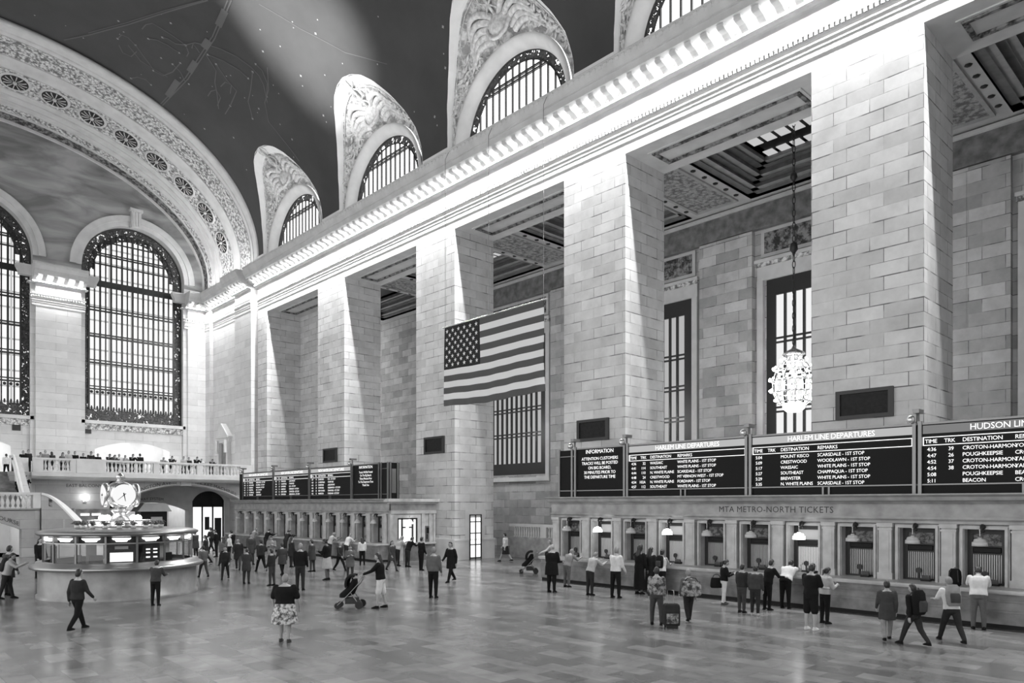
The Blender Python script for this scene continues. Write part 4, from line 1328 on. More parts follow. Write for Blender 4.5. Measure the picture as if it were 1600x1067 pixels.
mb.box(36.7, 37.58, YB, YB + .05, 3.96, 4.0); mb.box(36.7, 37.58, YB, YB + .05, 5.5, 5.53); mb.build('frame', 'steel', t)
mb = MB(); mb.box(57.62, 58.3, YB - .6, YB, 3.7, 5.80); tag(mb.build('board_cabinet', 'board', origin=(58, YB, 3.7)), 'narrow black end cabinet of the far boards nearest the balcony', 'cabinet')
# cameras on the board posts
cam0 = None
for x, lb in ((21.86, 'above the end of the INFORMATION board'), (18.96, 'between the INFORMATION board and the Harlem board'), (13.41, 'between the two Harlem boards'), (7.81, 'between the Harlem and Hudson boards'),
              (52.01, 'between the first two far boards'), (46.41, 'between the last two far boards'), (40.81, 'beside the far notice board'), (57.6, 'at the balcony end of the far boards')):
    if cam0 is None:
        r = empty('security_camera', (0, 0, 0))
        mb = MB(); mb.tube([(0, 0, 0), (0, 0, .28), (.0, .1, .34)], .05, 6); mb.box(-.09, .09, -.25, .18, .30, .42); mb.build('bracket', 'steel', r, local=True)
        mb = MB(); mb.lathe([(.02, .30), (.10, .26), (.13, .14), (.10, .06), (.0, .03)], (.16, .12, -.05), 10); mb.build('dome', 'brass', r, local=True)
        cam0 = r; o = r
    else: o = copy_tree(cam0)
    o.location = (x, YB, 5.86); tag(o, 'small security camera on the post ' + lb, 'camera', 'security cameras on the departure boards')

# ================================================================== FLAG
FY = -25.75
def flag():
    x1, x0, z1, z0 = 33.15, 25.22, 13.45, 8.98
    t = empty('flag', ((x0 + x1) / 2, FY, z0), 0, 'large American flag with stars and stripes hanging from cables before the piers', 'flag')
    def P(u, v, off=0.0):
        """u from the canton side, v from the top"""
        x = x1 - (x1 - x0) * u; z = z1 - (z1 - z0) * v - .12 * v * sin(pi * u)
        y = FY + .10 * v * sin(u * 9 + 1.0) + .07 * v * v * sin(u * 31 + v * 4) + .03 * sin(v * 8 + u * 3) * v
        return Vector((x, y + off, z))
    mb = MB(); nu = 80
    cant = .385
    for s in range(13):
        for k in range(nu):
            u0, u1 = k / nu, (k + 1) / nu
            for q in range(2):
                v0, v1 = (s + q * .5) / 13, (s + q * .5 + .5) / 13
                m = 2 if (s < 7 and (u0 + u1) / 2 < cant) else (1 if s % 2 == 0 else 0)
                a = [P(u0, v0, .012), P(u1, v0, .012), P(u1, v1, .012), P(u0, v1, .012)]; b = [P(u0, v0, -.012), P(u1, v0, -.012), P(u1, v1, -.012), P(u0, v1, -.012)]
                mb.add(a, [(0, 1, 2, 3)], m, True); mb.add(b, [(3, 2, 1, 0)], m, True)
    mb.build('cloth', ['flag_white', 'flag_red', 'flag_blue'], t)
    st = MB()
    for r in range(9):
        n = 6 if r % 2 == 0 else 5
        for k in range(n):
            u = cant * ((k * 2 + (1 if n == 6 else 2)) / 12.0); v = (7 / 13) * (r + 1) / 10.0
            rad = .135
            pts = []
            for i in range(10):
                a = pi / 2 + pi * i / 5; rr = rad if i % 2 == 0 else rad * .40
                pts.append(P(u - rr * cos(a) / (x1 - x0) * -1, v - rr * sin(a) / (z1 - z0), .03))
            c_ = P(u, v, .03)
            st.add([c_] + pts, [(0, i + 1, (i + 1) % 10 + 1) for i in range(10)])
    st.build('stars', 'flag_white', t)
    r = MB(); r.tube([(x1 + .15, FY, z1 + .03), (x0 - .2, FY, z1 + .03)], .045, 8); r.build('rod', 'brass', t)
    for x in (x1 - .05, 29.35, x0 + .02):
        c_ = MB(); c_.tube([(x, FY, z1), (x, FY, 23.1), (x, -26.0, 23.62)], .014, 5); c_.build('cable', 'steel', t)
flag()

# ================================================================== CHANDELIERS
def chandelier(x, lab, rings, y=-35.2, ztop=23.5):
    z0 = 7.98
    t = empty('chandelier', (x, y, z0), 0, lab, 'chandelier', None)
    mb = MB()
    z = 11.0
    zz = z
    while zz < ztop:     # chain of long links
        r = .10
        k = int((zz - z) / .32)
        d = Vector((1, 0, 0)) if k % 2 else Vector((0, 1, 0))
        c_ = Vector((x, y, zz + .2))
        mb.tube([c_ + d * (.075 * cos(a)) + Vector((0, 0, .2 * sin(a))) for a in [2*pi*i/10 for i in range(11)]], .022, 4)
        zz += .32
    mb.lathe([(.0, 16.5), (.16, 16.4), (.2, 16.1), (.05, 15.9)], (x, y, 0), 10); mb.lathe([(.0, 20.0), (.14, 19.9), (.18, 19.7), (.05, 19.5)], (x, y, 0), 10)
    mb.build('chain', 'iron', t)
    mb = MB()
    mb.lathe([(.05, 11.3), (.12, 11.15), (.5, 10.95), (.55, 10.85), (.15, 10.8), (.12, 9.0), (.10, 8.3), (.0, 8.2)], (x, y, 0), 14)
    for zr, r, n in rings:
        mb.tube([(x + r*.9*cos(2*pi*i/24), y + r*.9*sin(2*pi*i/24), z0 + zr - .12) for i in range(25)], .035, 5)
    for k in range(12):
        a = 2*pi*k/12
        mb.tube([(x + .2*cos(a), y + .2*sin(a), z0 + 2.9)] + [(x + r*.88*cos(a), y + r*.88*sin(a), z0 + zr - .12) for zr, r, n in rings] + [(x + .5*cos(a), y + .5*sin(a), z0 + .3)], .025, 5)
    mb.build('frame', 'brass', t)
    mb = MB(); mb.lathe([(.56, .42), (.52, .18), (.34, .02), (.0, -.03)], (x, y, z0), 16); mb.build('glass_bowl', 'lampglow', t)
    pl = bpy.data.lights.new('chandelier_light', 'POINT'); pl.energy = 1350 if rings is RINGS else 800; pl.shadow_soft_size = .32
    po = bpy.data.objects.new('chandelier_light', pl); COL.objects.link(po); po.parent = t; po.location = (0, 0, 1.4)
    src = None
    for j, (zr, r, n) in enumerate(rings):
        for i in range(n):
            a = 2*pi*(i + .5*(j % 2))/n
            if src is None:
                bm = bmesh.new(); bmesh.ops.create_icosphere(bm, subdivisions=1, radius=.068)
                me = bpy.data.meshes.new('bulb'); bm.to_mesh(me); bm.free(); me.materials.append(M['bulb_ch'])
                o = src = bpy.data.objects.new('bulb', me)
            else: o = src.copy()
            COL.objects.link(o); o.parent = t
            o.location = (r*cos(a), r*sin(a), zr)
RINGS = [(2.62, .62, 10), (2.2, .98, 16), (1.65, 1.15, 18), (1.1, 1.13, 18), (.62, .9, 14)]
RFAR = [(2.3, .95, 8), (1.65, 1.15, 10), (1.1, 1.13, 10), (.62, .9, 8)]
chandelier(BAYS[1], 'bright globe chandelier of bare bulbs hanging behind the nearer piers', RINGS)
chandelier(BAYS[2], 'bulb chandelier behind the piers below the flag', RFAR)
chandelier(BAYS[3], 'bulb chandelier partly hidden behind the far pier beyond the flag', RFAR)

# ================================================================== EAST BALCONY
XB = 62.0; ZD = 5.7
mb = MB()
mb.box(XB - .05, XE, -27.4, -10.6, ZD - .12, ZD)
mb.box(XB - .30, XB + .6, -27.0, -10.6, ZD - .30, ZD - .02)
mb.box(XB - .15, XB + .6, -27.0, -10.6, ZD - .42, ZD - .30)
mb.box(XB + .05, XE, -27.4, -10.6, ZD - .5, ZD - .12)
mb.box(XB + 1.2, XE, -10.6, 2, ZD - .4, ZD)
struct(mb.build('floor_balcony', 'stone'))
t = empty('balustrade', (XB, -18.5, ZD), 0, 'pale stone balustrade along the front edge of the balcony', 'balustrade')
mb = MB(); mb.box(XB - .16, XB + .16, -26.9, -10.7, ZD + .90, ZD + 1.05); mb.build('rail', 'stone', t)
mb = MB(); mb.box(XB - .13, XB + .13, -26.9, -10.7, ZD, ZD + .12); mb.build('base', 'stone', t)
for a, b in ((-11.35, -10.7), (-13.45, -13.05), (-19.3, -18.85), (-22.7, -22.22), (-26.9, -25.85)):
    mb = MB(); mb.box(XB - .14, XB + .14, a, b, ZD + .12, ZD + .90); mb.build('pedestal', 'stone', t)
mb = MB(); mb.box(XB - .2, XB + .2, -15.4, -13.45, ZD, ZD + 1.07); mb.build('solid_panel', 'stone', t)
for a, b in ((-13.05, -11.35), (-18.85, -15.45), (-22.2, -19.3), (-25.85, -22.7)):
    baluster_row(t, (XB, a, 0), (XB, b, 0), int(abs(b - a) / .27), ZD + .12, .78, .105)

# wall under the balcony with a wide segmental arch
XU = 62.7
mb = MB()
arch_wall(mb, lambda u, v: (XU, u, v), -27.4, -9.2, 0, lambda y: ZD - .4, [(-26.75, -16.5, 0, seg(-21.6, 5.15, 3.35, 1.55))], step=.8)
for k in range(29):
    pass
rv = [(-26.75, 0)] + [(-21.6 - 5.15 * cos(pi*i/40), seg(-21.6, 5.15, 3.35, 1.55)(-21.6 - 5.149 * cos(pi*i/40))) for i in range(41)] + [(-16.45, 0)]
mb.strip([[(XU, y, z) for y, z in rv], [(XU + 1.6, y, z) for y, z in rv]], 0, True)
wu = struct(mb.build('wall_balcony', 'ashlar_dimmed'))
mb = MB()
mb.box(XU - .22, XU, -22.0, -21.15, 4.88, ZD - .4); mb.box(XU - .12, XU, -22.3, -22.05, 4.95, ZD - .42); mb.box(XU - .12, XU, -21.1, -20.85, 4.95, ZD - .42)
ins = [(y + (0.0), z + .12) for y, z in rv[1:-1]]; mb.tube([(XU - .02, y, z) for y, z in ins], .06, 6)
mb.box(XU - .06, XU, -20.8, -13.2, 5.16, 5.26); mb.box(XU - .06, XU, -26.6, -22.35, 5.16, 5.26)
struct(mb.build('trim_7', 'stone', wu))
sg = seg(-21.6, 5.15, 3.35, 1.55)
text_mesh([('EAST BALCONY', 0, 0, .34, 'CENTER')], 'lettering', 'ink', lambda u, v: (XU - .03, -14.15 - u, 4.66 + v), wu)
text_mesh([('LEXINGTON AVE', 0, 0, .40, 'LEFT')], 'lettering', 'ink', lambda u, v: (XU - .03, -17.35 - u, .16 + v), wu, bend=lambda u: sg(-17.35 - u))
text_mesh([('TICKET MACHINES', 0, 0, .40, 'LEFT')], 'lettering', 'ink', lambda u, v: (XU - .03, -22.45 - u, .16 + v), wu, bend=lambda u: sg(min(-17, -22.45 - u)))
# deeper wall with a second arch towards the trains and the glazed entrance beside it
XI = 68.0
sg2 = seg(-20.6, 3.2, 2.75, .75)
mb = MB()
arch_wall(mb, lambda u, v: (XI, u, v), -27.4, -15.8, 0, lambda y: ZD - .4, [(-23.7, -17.4, 0, sg2), (-26.9, -24.0, 0, seg(-25.45, 1.45, 3.6, .95))], step=.6)
rv = [(-23.7, 0)] + [(-20.55 - 3.15 * cos(pi*i/30), sg2(-20.55 - 3.14 * cos(pi*i/30))) for i in range(31)] + [(-17.4, 0)]
mb.strip([[(XI, y, z) for y, z in rv], [(XI + 1.0, y, z) for y, z in rv]], 0, True)
mb.box(XU, XI, -16.3, -15.9, 0, ZD - .4)
wi = struct(mb.build('wall_inner', 'stone'))
text_mesh([('& SUBWAY SYSTEM', 0, 0, .34, 'LEFT')], 'lettering', 'ink', lambda u, v: (XI - .03, -18.6 - u, .22 + v), wi, bend=lambda u: sg2(max(-23.7, min(-17.5, -18.6 - u))))
lit_room('wall_passage', XI + .05, 76, -23.9, -16.5, 0, 4.0)
g = MB(); g.box(XI + .3, XI + .34, -26.9, -24.0, 0, 3.2); o = struct(g.build('door_2', 'pane_room'))
g = MB(); g.box(XI + .28, XI + .3, -26.9, -24.0, 3.2, 4.6)
for y in (-26.85, -25.9, -24.95, -24.05): g.box(XI + .15, XI + .27, y - .06, y + .06, 0, 4.5)
for z in (3.15, 3.28): g.box(XI + .15, XI + .27, -26.9, -24, z - .05, z + .05)
g.box(XI + .2, XI + .29, -26.7, -26.1, 0, 2.1); g.box(XI + .2, XI + .29, -25.6, -25.2, 1.0, 2.2)
g.build('door_frame', 'iron', o)
# newsstand kiosk inside the arch
t = empty('newsstand', (66.2, -19.9, 0), 0, 'small dark stand with a pitched pale roof inside the lower arch', 'stand')
mb = MB(); mb.box(65.4, 66.9, -21.0, -18.9, 0, 2.75); mb.build('body', 'black', t)
mb = MB(); mb.prism([(-21.3, 2.75), (-18.6, 2.75), (-19.1, 3.45), (-20.8, 3.45)], lambda p, q, s: (s, p, q), 65.1, 67.1); mb.build('roof', 'stone', t)
mb = MB(); mb.box(65.34, 65.4, -20.6, -19.7, 1.0, 2.3); mb.build('poster', 'rib', t)
# dark wall boxes and benches under EAST BALCONY
t = empty('ticket_machine', (62.3, -14.3, 0), 0, 'dark ticket machine bank with lit displays under the lettering EAST BALCONY', 'ticket machine')
mb = MB(); mb.box(62.0, 62.69, -15.9, -13.4, 0, 1.85); mb.build('cabinet', 'black', t)
mb = MB(); mb.box(62.05, 62.69, -15.9, -13.4, 1.85, 3.0); mb.build('display', 'marble_dark', t)
mb = MB()
for y in (-14.05, -14.8): mb.box(61.98, 62.05, y - .3, y + .3, 2.5, 2.68)
mb.build('lit_panel', 'pane_room', t)
mb = MB(); mb.box(61.96, 62.0, -15.95, -13.35, 1.82, 1.9)
for y in (-13.35, -15.95): mb.box(61.98, 62.6, y - .05, y + .05, 0, 3.05)
mb.build('trim', 'brass', t)
# wall lamp
t = empty('wall_lamp', (62.66, -14.17, 3.9), 0, 'very bright round wall lamp below the lettering EAST BALCONY', 'lamp')
mb = MB(); mb.ball((62.35, -14.17, 3.88), .28, 12); mb.build('globe', 'lampglow_hi', t)
mb = MB(); mb.tube([(62.69, -14.17, 3.6), (62.5, -14.17, 3.55), (62.38, -14.17, 3.68)], .04, 6); mb.box(62.64, 62.7, -14.3, -14.04, 3.45, 3.8); mb.build('bracket', 'brass', t)
# pedimented doorway in the corner wall on the balcony
mb = MB()
Y0 = -27.55
mb.box(67.9, 70.6, Y0, Y0 + .3, 9.2, 9.6); mb.prism([(67.7, 9.6), (70.8, 9.6), (70.8, 9.75), (69.25, 11.0), (67.7, 9.75)], lambda p, q, s: (p, s, q), Y0, Y0 + .5)
for x in (68.05, 70.15): mb.box(x, x + .35, Y0, Y0 + .35, 5.7, 9.2); mb.box(x + .05, x + .3, Y0 + .3, Y0 + .6, 8.2, 9.4)
o = struct(mb.build('door_3', 'stone'))
mb = MB(); mb.box(68.4, 70.15, Y0, Y0 + .06, 5.7, 9.1); mb.build('door_leaf', 'coffer_dark', o)
# small dark vent panels on the end wall
for y, z in ((-16.95, 10.0), (-11.6, 9.9)):
    mb = MB(); mb.box(XE - .06, XE, y - .3, y + .3, z - .28, z + .28); mb.box(XE - .08, XE - .06, y - .24, y + .24, z - .22, z + .22)
    tag(mb.build('wall_vent', 'iron', origin=(XE, y, z)), 'small square dark vent on the end wall ' + ('beside the bright balcony arch' if y < -14 else 'above the bright balcony doorway'), 'vent')

# ================================================================== EAST STAIR
t = empty('staircase', (57, -6, 0), 0, 'pale stone staircase with dark steps rising to the balcony behind the kiosk', 'staircase')
XL, ZLD = 55.0, 3.12
mb = MB()
sg3 = seg(-5.9, 3.0, 1.75, .75)
arch_wall(mb, lambda u, v: (XL, u, v), -9.9, 2.0, 0, lambda y: ZLD, [(-8.9, -2.9, 0, sg3)], step=.5)
rv = [(-8.9, 0)] + [(-5.9 - 3.0 * cos(pi*i/30), sg3(-5.9 - 2.999 * cos(pi*i/30))) for i in range(31)] + [(-2.9, 0)]
mb.strip([[(XL, y, z) for y, z in rv], [(XL + .8, y, z) for y, z in rv]], 0, True)
mb.box(XL, 58.2, -9.9, 2.0, ZLD - .15, ZLD)
mb.box(XL - .08, XL, -9.9, 2, ZLD - .1, ZLD + .02)
mb.build('landing', 'ashlar_dimmed', t)
text_mesh([('DINING CONCOURSE', 0, 0, .36, 'CENTER')], 'lettering', 'ink', lambda u, v: (XL - .03, -7.0 - u, .18 + v), t, bend=lambda u: sg3(max(-8.8, min(-3, -7.0 - u))))
mb = MB(); n = 15
for i in range(n):
    x0 = 58.2 + i * .34; z1 = ZLD + (i + 1) * (ZD - ZLD) / n
    mb.box(x0, x0 + .36 if i < n - 1 else 64, -9.55, 2, ZLD - .3, z1)
mb.build('upper_steps', 'marble_dark', t)
# landing balustrade
mb = MB(); mb.box(XL - .15, XL + .15, -9.95, 2, ZLD + .85, ZLD + 1.0); mb.build('rail', 'stone', t)
mb = MB(); mb.box(XL - .14, XL + .14, -9.95, -9.5, ZLD, ZLD + .85); mb.build('pedestal', 'stone', t)
baluster_row(t, (XL, -9.4, 0), (XL, -5.0, 0), 16, ZLD, .85, .12)
# outer wall of the curved lower flight: sweeps down to the floor
def flight(u):
    """u 0..1 along the outer string: plan position and height of the rail top"""
    x = XL - 3.6 * u * u; y = -9.95 - 3.1 * u + .55 * u * u
    z = ZLD + 1.0 - (.25 * u + 2.87 * u * u * (1.9 - .9 * u)) if u < 1 else 1.0
    return x, y, max(.95, z)
mb = MB(); N = 24
pts = [flight(i / N) for i in range(N + 1)]
for i in range(N):
    (xa, ya, za), (xb, yb, zb) = pts[i], pts[i+1]
    d = Vector((xb - xa, yb - ya, 0)).normalized(); nrm = Vector((-d.y, d.x, 0)) * .17
    a0, a1 = Vector((xa, ya, 0)) - nrm, Vector((xa, ya, 0)) + nrm; b0, b1 = Vector((xb, yb, 0)) - nrm, Vector((xb, yb, 0)) + nrm
    def col(p, z): return Vector((p.x, p.y, z))
    mb.add([a0, b0, col(b0, zb - .15), col(a0, za - .15), a1, b1, col(b1, zb - .15), col(a1, za - .15)], [(0, 1, 2, 3), (5, 4, 7, 6), (3, 2, 6, 7)], 0)
mb.build('string_wall', 'ashlar_dimmed', t)
mb = MB()
rows = [[], [], [], []]
for i in range(N + 1):
    x, y, z = pts[i]; x2, y2, _ = flight(min(1, i / N + .01)); x1_, y1_, _ = flight(max(0, i / N - .01))
    d = Vector((x2 - x1_, y2 - y1_, 0)).normalized(); nr = Vector((-d.y, d.x, 0)) * .24
    rows[0].append((x - nr.x, y - nr.y, z - .15)); rows[1].append((x - nr.x, y - nr.y, z)); rows[2].append((x + nr.x, y + nr.y, z)); rows[3].append((x + nr.x, y + nr.y, z - .15))
mb.strip(rows, 0); mb.build('sloping_rail', 'stone_white', t)
mb = MB()
for i in range(3, 11, 1):
    (xa, ya, za), (xb, yb, zb) = pts[i], pts[i+1]
    mb.add([(xa - .19, ya - .0, za - .75), (xb - .19, yb, zb - .75), (xb - .19, yb, zb - .25), (xa - .19, ya, za - .25)], [(0, 1, 2, 3)])
mb.build('pierced_panel', 'relief_dark', t)
mb = MB(); m_ = 17
for i in range(m_):
    u = i / m_; x, y, z = flight(u); z -= 1.0
    mb.box(x + .2, x + 3.0, y - .25, y + .15, 0, max(.1, z))
mb.build('lower_steps', 'marble_dark', t)
# rail beside the upper flight and its bronze handrail
mb = MB()
mb.prism([(58.3, ZLD), (63.4, ZD), (63.4, ZD + 1.0), (62.0, ZD + 1.05), (58.3, ZLD + .95)], lambda p, q, s: (p, s, q), -9.95, -9.6)
mb.build('upper_string_wall', 'ashlar_fine', t)
mb = MB(); mb.box(62.3, 63.0, -10.5, -9.6, ZD + .0, ZD + 1.02); mb.tube([(58.2, -9.5, ZLD + .95), (61.6, -9.5, ZD + 1.12), (63.0, -9.5, ZD + 1.12)], .09, 6); mb.tube([(58.2, -9.42, ZLD + .6), (61.6, -9.42, ZD + .75)], .06, 6)
mb.build('handrail', 'stone_white', t)
mb = MB(); mb.box(XL + .8, 61.9, -9.9, -9.5, 0, ZLD); mb.box(61.9, XU + .1, -10.6, -9.3, 0, ZD); mb.build('side_wall', 'ashlar_dimmed', t)
lit_room('wall_passage', XL + .85, 61.0, -9.2, -2.6, 0, 2.85)

# ================================================================== INFORMATION KIOSK
KX, KY = 30.5, -8.1
M['glass'] = bpy.data.materials.new('clear_kiosk_glass'); M['glass'].use_nodes = True
nt = M['glass'].node_tree; nt.nodes.clear()
o_ = nt.nodes.new('ShaderNodeOutputMaterial'); mx = nt.nodes.new('ShaderNodeMixShader'); tr = nt.nodes.new('ShaderNodeBsdfTransparent'); gl = nt.nodes.new('ShaderNodeBsdfGlossy')
gl.inputs['Roughness'].default_value = .02; mx.inputs[0].default_value = .08
nt.links.new(tr.outputs[0], mx.inputs[1]); nt.links.new(gl.outputs[0], mx.inputs[2]); nt.links.new(mx.outputs[0], o_.inputs[0])
M['kiosk_in'] = flat('kiosk_interior', .07, .5)
M['steel_hi'] = flat('brushed_steel', .34, .3, .8)
t = empty('information_kiosk', (KX, KY, 0), 0, 'round information kiosk with marble base, glass upper part and ring of lamps', 'kiosk')
mb = MB(); mb.lathe([(2.72, 0), (2.72, .1), (2.66, .12), (2.66, 1.08)], n=64); mb.build('base', 'marble_kiosk', t, local=True)
mb = MB(); mb.lathe([(2.6, 1.02), (2.86, 1.04), (2.92, 1.08), (2.92, 1.14), (2.86, 1.18), (2.76, 1.2), (2.72, 1.3), (2.45, 1.32)], n=64); mb.build('counter', 'steel_hi', t, local=True)
A16 = [2*pi*i/16 + radians(165 - 11.25 + 1) for i in range(16)]
src = None
for a in A16:
    if src is None:
        m_ = MB(); m_.box(-.03, .03, -.03, .03, 1.3, 2.27); o = src = m_.build('post', 'steel', t, local=True)
    else: o = src.copy(); COL.objects.link(o); o.parent = t
    o.location = (2.5 * cos(a), 2.5 * sin(a), 0); o.rotation_euler = (0, 0, a)
mb = MB()
for a0, a1 in zip(A16, A16[1:] + [A16[0] + 2*pi]):
    for z0, z1, r, th_ in ((1.98, 2.02, 2.5, .06),):
        p, q = Vector((r*cos(a0), r*sin(a0), 0)), Vector((r*cos(a1), r*sin(a1), 0)); d = (q - p) / 2; c_ = (p + q) / 2; n = Vector((d.y, -d.x, 0)).normalized() * th_ / 2
        mb.obox((c_.x, c_.y, (z0 + z1) / 2), d, n, (0, 0, (z1 - z0) / 2))
mb.build('transom', 'steel_hi', t, local=True)
mb = MB()
for a0, a1 in zip(A16, A16[1:] + [A16[0] + 2*pi]):
    p, q = Vector((2.49*cos(a0), 2.49*sin(a0), 0)), Vector((2.49*cos(a1), 2.49*sin(a1), 0))
    mb.quad((p.x, p.y, 1.3), (q.x, q.y, 1.3), (q.x, q.y, 1.98), (p.x, p.y, 1.98))
mb.build('glazing', 'glass', t, local=True)
mb = MB(); mb.lathe([(2.36, 2.0), (2.36, 2.27)], n=16, a0=A16[0], a1=A16[0] + 2*pi, smooth=False); mb.build('lamp_backing', 'black', t, local=True)
src = None
for a0, a1 in zip(A16, A16[1:] + [A16[0] + 2*pi]):
    a = (a0 + a1) / 2
    if src is None:
        m_ = MB(); m_.prism([(-.30, 2.19), (.30, 2.19), (.26, 2.14), (.19, 2.12), (.17, 2.07), (-.17, 2.07), (-.19, 2.12), (-.26, 2.14)], lambda p, q, s: (s, p, q), -.04, .04)
        o = src = m_.build('strip_lamp', 'lampglow', t, local=True)
    else: o = src.copy(); COL.objects.link(o); o.parent = t
    o.location = (2.44 * cos(a), 2.44 * sin(a), 0); o.rotation_euler = (0, 0, a)
mb = MB(); mb.lathe([(2.3, 2.25), (2.62, 2.25), (2.72, 2.29), (2.74, 2.36), (2.62, 2.42), (2.2, 2.48), (1.2, 2.52), (0, 2.53)], n=64); mb.build('roof', 'steel', t, local=True)
mb = MB(); mb.lathe([(1.15, .2), (1.15, 1.95)], n=16); mb.lathe([(2.3, .9), (1.2, .9)], n=32); mb.build('inner_core', 'kiosk_in', t, local=True)
# display panels behind the glass
def kpanel(i, w, z0, z1, mat, nm, r=2.36, off=0.0):
    a = (A16[i] + (A16[(i + 1) % 16] + (2*pi if i == 15 else 0))) / 2
    c_ = Vector((r*cos(a), r*sin(a), (z0 + z1) / 2)); tx = Vector((-sin(a), cos(a), 0)); c_ += tx * off
    m_ = MB(); m_.obox(c_, tx * w / 2, Vector((cos(a), sin(a), 0)) * .02, (0, 0, (z1 - z0) / 2)); return m_.build(nm, mat, t, local=True)
kpanel(0, .9, 1.32, 1.97, 'black', 'notice_panel'); kpanel(0, .72, 1.36, 1.68, 'pane_room', 'lit_map', 2.40); kpanel(0, .42, 1.80, 1.90, 'steel_hi', 'name_plate', 2.40)
kpanel(1, .6, 1.32, 1.97, 'black', 'notice_panel', 2.36, .05)
for zz in (1.46, 1.62, 1.74):
    for of in (-.08, .18): kpanel(1, .13, zz, zz + .05, 'pane_room', 'lit_label', 2.40, of)
kpanel(15, .45, 1.32, 1.60, 'board', 'ticket_printer', 2.3, .1); kpanel(15, .22, 1.5, 1.97, 'rib', 'leaflet_rack', 2.2, .2)
kpanel(14, .3, 1.34, 1.6, 'board', 'ticket_printer', 2.2, .3)
kpanel(13, .5, 1.32, 1.9, 'black', 'notice_panel', 2.3, 0.05); kpanel(12, .3, 1.5, 1.9, 'rib', 'leaflet_rack', 2.2)
kpanel(2, .5, 1.4, 1.95, 'coffer', 'map_poster', 2.0); kpanel(2, .3, 1.32, 1.6, 'board', 'ticket_printer', 2.3, -.1); kpanel(3, .3, 1.5, 1.9, 'rib', 'leaflet_rack', 2.2)
# roof furniture: sign band, globes, plants
mb = MB()
m2 = MB()
for a in range(8):
    a0, a1 = 2*pi*a/8 + .1, 2*pi*(a + 1)/8 + .02
    p, q = Vector((1.05*cos(a0), 1.05*sin(a0), 2.66)), Vector((1.05*cos(a1), 1.05*sin(a1), 2.66))
    d = (q - p) / 2; n = Vector((d.y, -d.x, 0)).normalized() * .03
    m2.obox((p + q) / 2, d * (.92 if a % 3 else .6), n, (0, 0, .085))
mb.tube([(1.08*cos(2*pi*i/32), 1.08*sin(2*pi*i/32), 2.77) for i in range(33)], .03, 6); mb.tube([(1.08*cos(2*pi*i/32), 1.08*sin(2*pi*i/32), 2.56) for i in range(33)], .03, 6)
mb.lathe([(.9, 2.5), (.9, 2.7)], n=24)
mb.build('sign_frame', 'brass', t, local=True); m2.build('lit_sign', 'pane_room', t, local=True)
for k in range(4):
    a = radians(165) + pi/4 + k*pi/2
    for d in (-.16, .16):
        m_ = MB(); aa = a + d * 1.0; m_.ball((.75*cos(aa), .75*sin(aa), 2.86), .12, 10); m_.build('globe_lamp', 'lampglow_hi', t, local=True)
# pot plants standing on the kiosk roof
rp = random.Random(3)
for i in range(9):
    a = radians(165) - 1.3 + i * .32
    px, py = KX + 1.45*cos(a), KY + 1.45*sin(a)
    e = empty('pot_plant', (px, py, 2.51), 0, 'low leafy pot plant on the kiosk roof below the clock', 'plant', 'plants on the kiosk roof')
    m_ = MB(); m_.lathe([(.05, 0), (.08, .0), (.10, .1), (.08, .1), (0, .09)], n=10); m_.build('pot', 'stone', e, local=True)
    m_ = MB()
    for k in range(16):
        b = rp.uniform(0, 2*pi); L = rp.uniform(.1, .22); h = rp.uniform(.05, .16)
        m_.tube([(0, 0, .08), (L*.5*cos(b), L*.5*sin(b), .1 + h), (L*cos(b), L*sin(b), .08 + h*.7)], [.01, .035, .005], 4)
    m_.build('leaves', 'plant', e, local=True)

# ---------------------------------------------------------------- four-faced clock
ck = empty('clock', (KX, KY, 2.53), 0, 'four-faced brass globe clock with opal dials on top of the kiosk', 'clock')
mb = MB(); mb.lathe([(.55, 0), (.55, .12), (.40, .18), (.30, .35), (.22, .5), (.30, .58), (.34, .62), (.20, .68), (.16, .74)], n=24); mb.build('pedestal', 'brass', ck, local=True)
CZ = 1.20
mb = MB(); mb.lathe([(.14, .70), (.30, .76), (.46, .92), (.53, 1.1), (.54, 1.25), (.50, 1.42), (.40, 1.58), (.24, 1.68), (.12, 1.71)], n=32); mb.build('case', 'brass', ck, local=True)
mb = MB(); mb.lathe([(.10, 1.70), (.14, 1.74), (.10, 1.80), (.17, 1.86), (.15, 1.94), (.06, 2.02), (0, 2.05)], n=14); mb.build('finial', 'brass', ck, local=True)
for k in range(4):
    a = radians(177) + k * pi / 2
    n = Vector((cos(a), sin(a), 0)); tx = Vector((-sin(a), cos(a), 0))   # tx points to the viewer's left
    c_ = n * .44 + Vector((0, 0, CZ))
    def disc(r, off, nn=28): return [c_ + n * off + tx * (r*cos(2*pi*i/nn)) + Vector((0, 0, r*sin(2*pi*i/nn))) for i in range(nn)]
    m_ = MB(); dsk = disc(.40, .16); m_.add(dsk, [tuple(range(28))]); m_.strip([disc(.40, .16), disc(.40, 0)], 0, True, close=True); o = m_.build('dial', 'clockface', ck, local=True)
    m_ = MB(); m_.strip([disc(.40, .0), disc(.45, .02), disc(.45, .14), disc(.40, .18)], 0, True, close=True); m_.build('bezel', 'brass', ck, local=True)
    m_ = MB()
    cc_ = c_ + n * .18; R_ = -tx
    for ang, L, w in ((191, .24, .022), (132, .30, .013)):
        d = R_ * sin(radians(ang)) + Vector((0, 0, 1)) * cos(radians(ang)); s_ = d.cross(n)
        m_.add([cc_ - d*.08 - s_*w, cc_ - d*.08 + s_*w, cc_ + d*L + s_*w*.4, cc_ + d*L - s_*w*.4], [(0, 1, 2, 3)])
    m_.ball(cc_, .03, 8); m_.build('hands', 'black', ck, local=True)

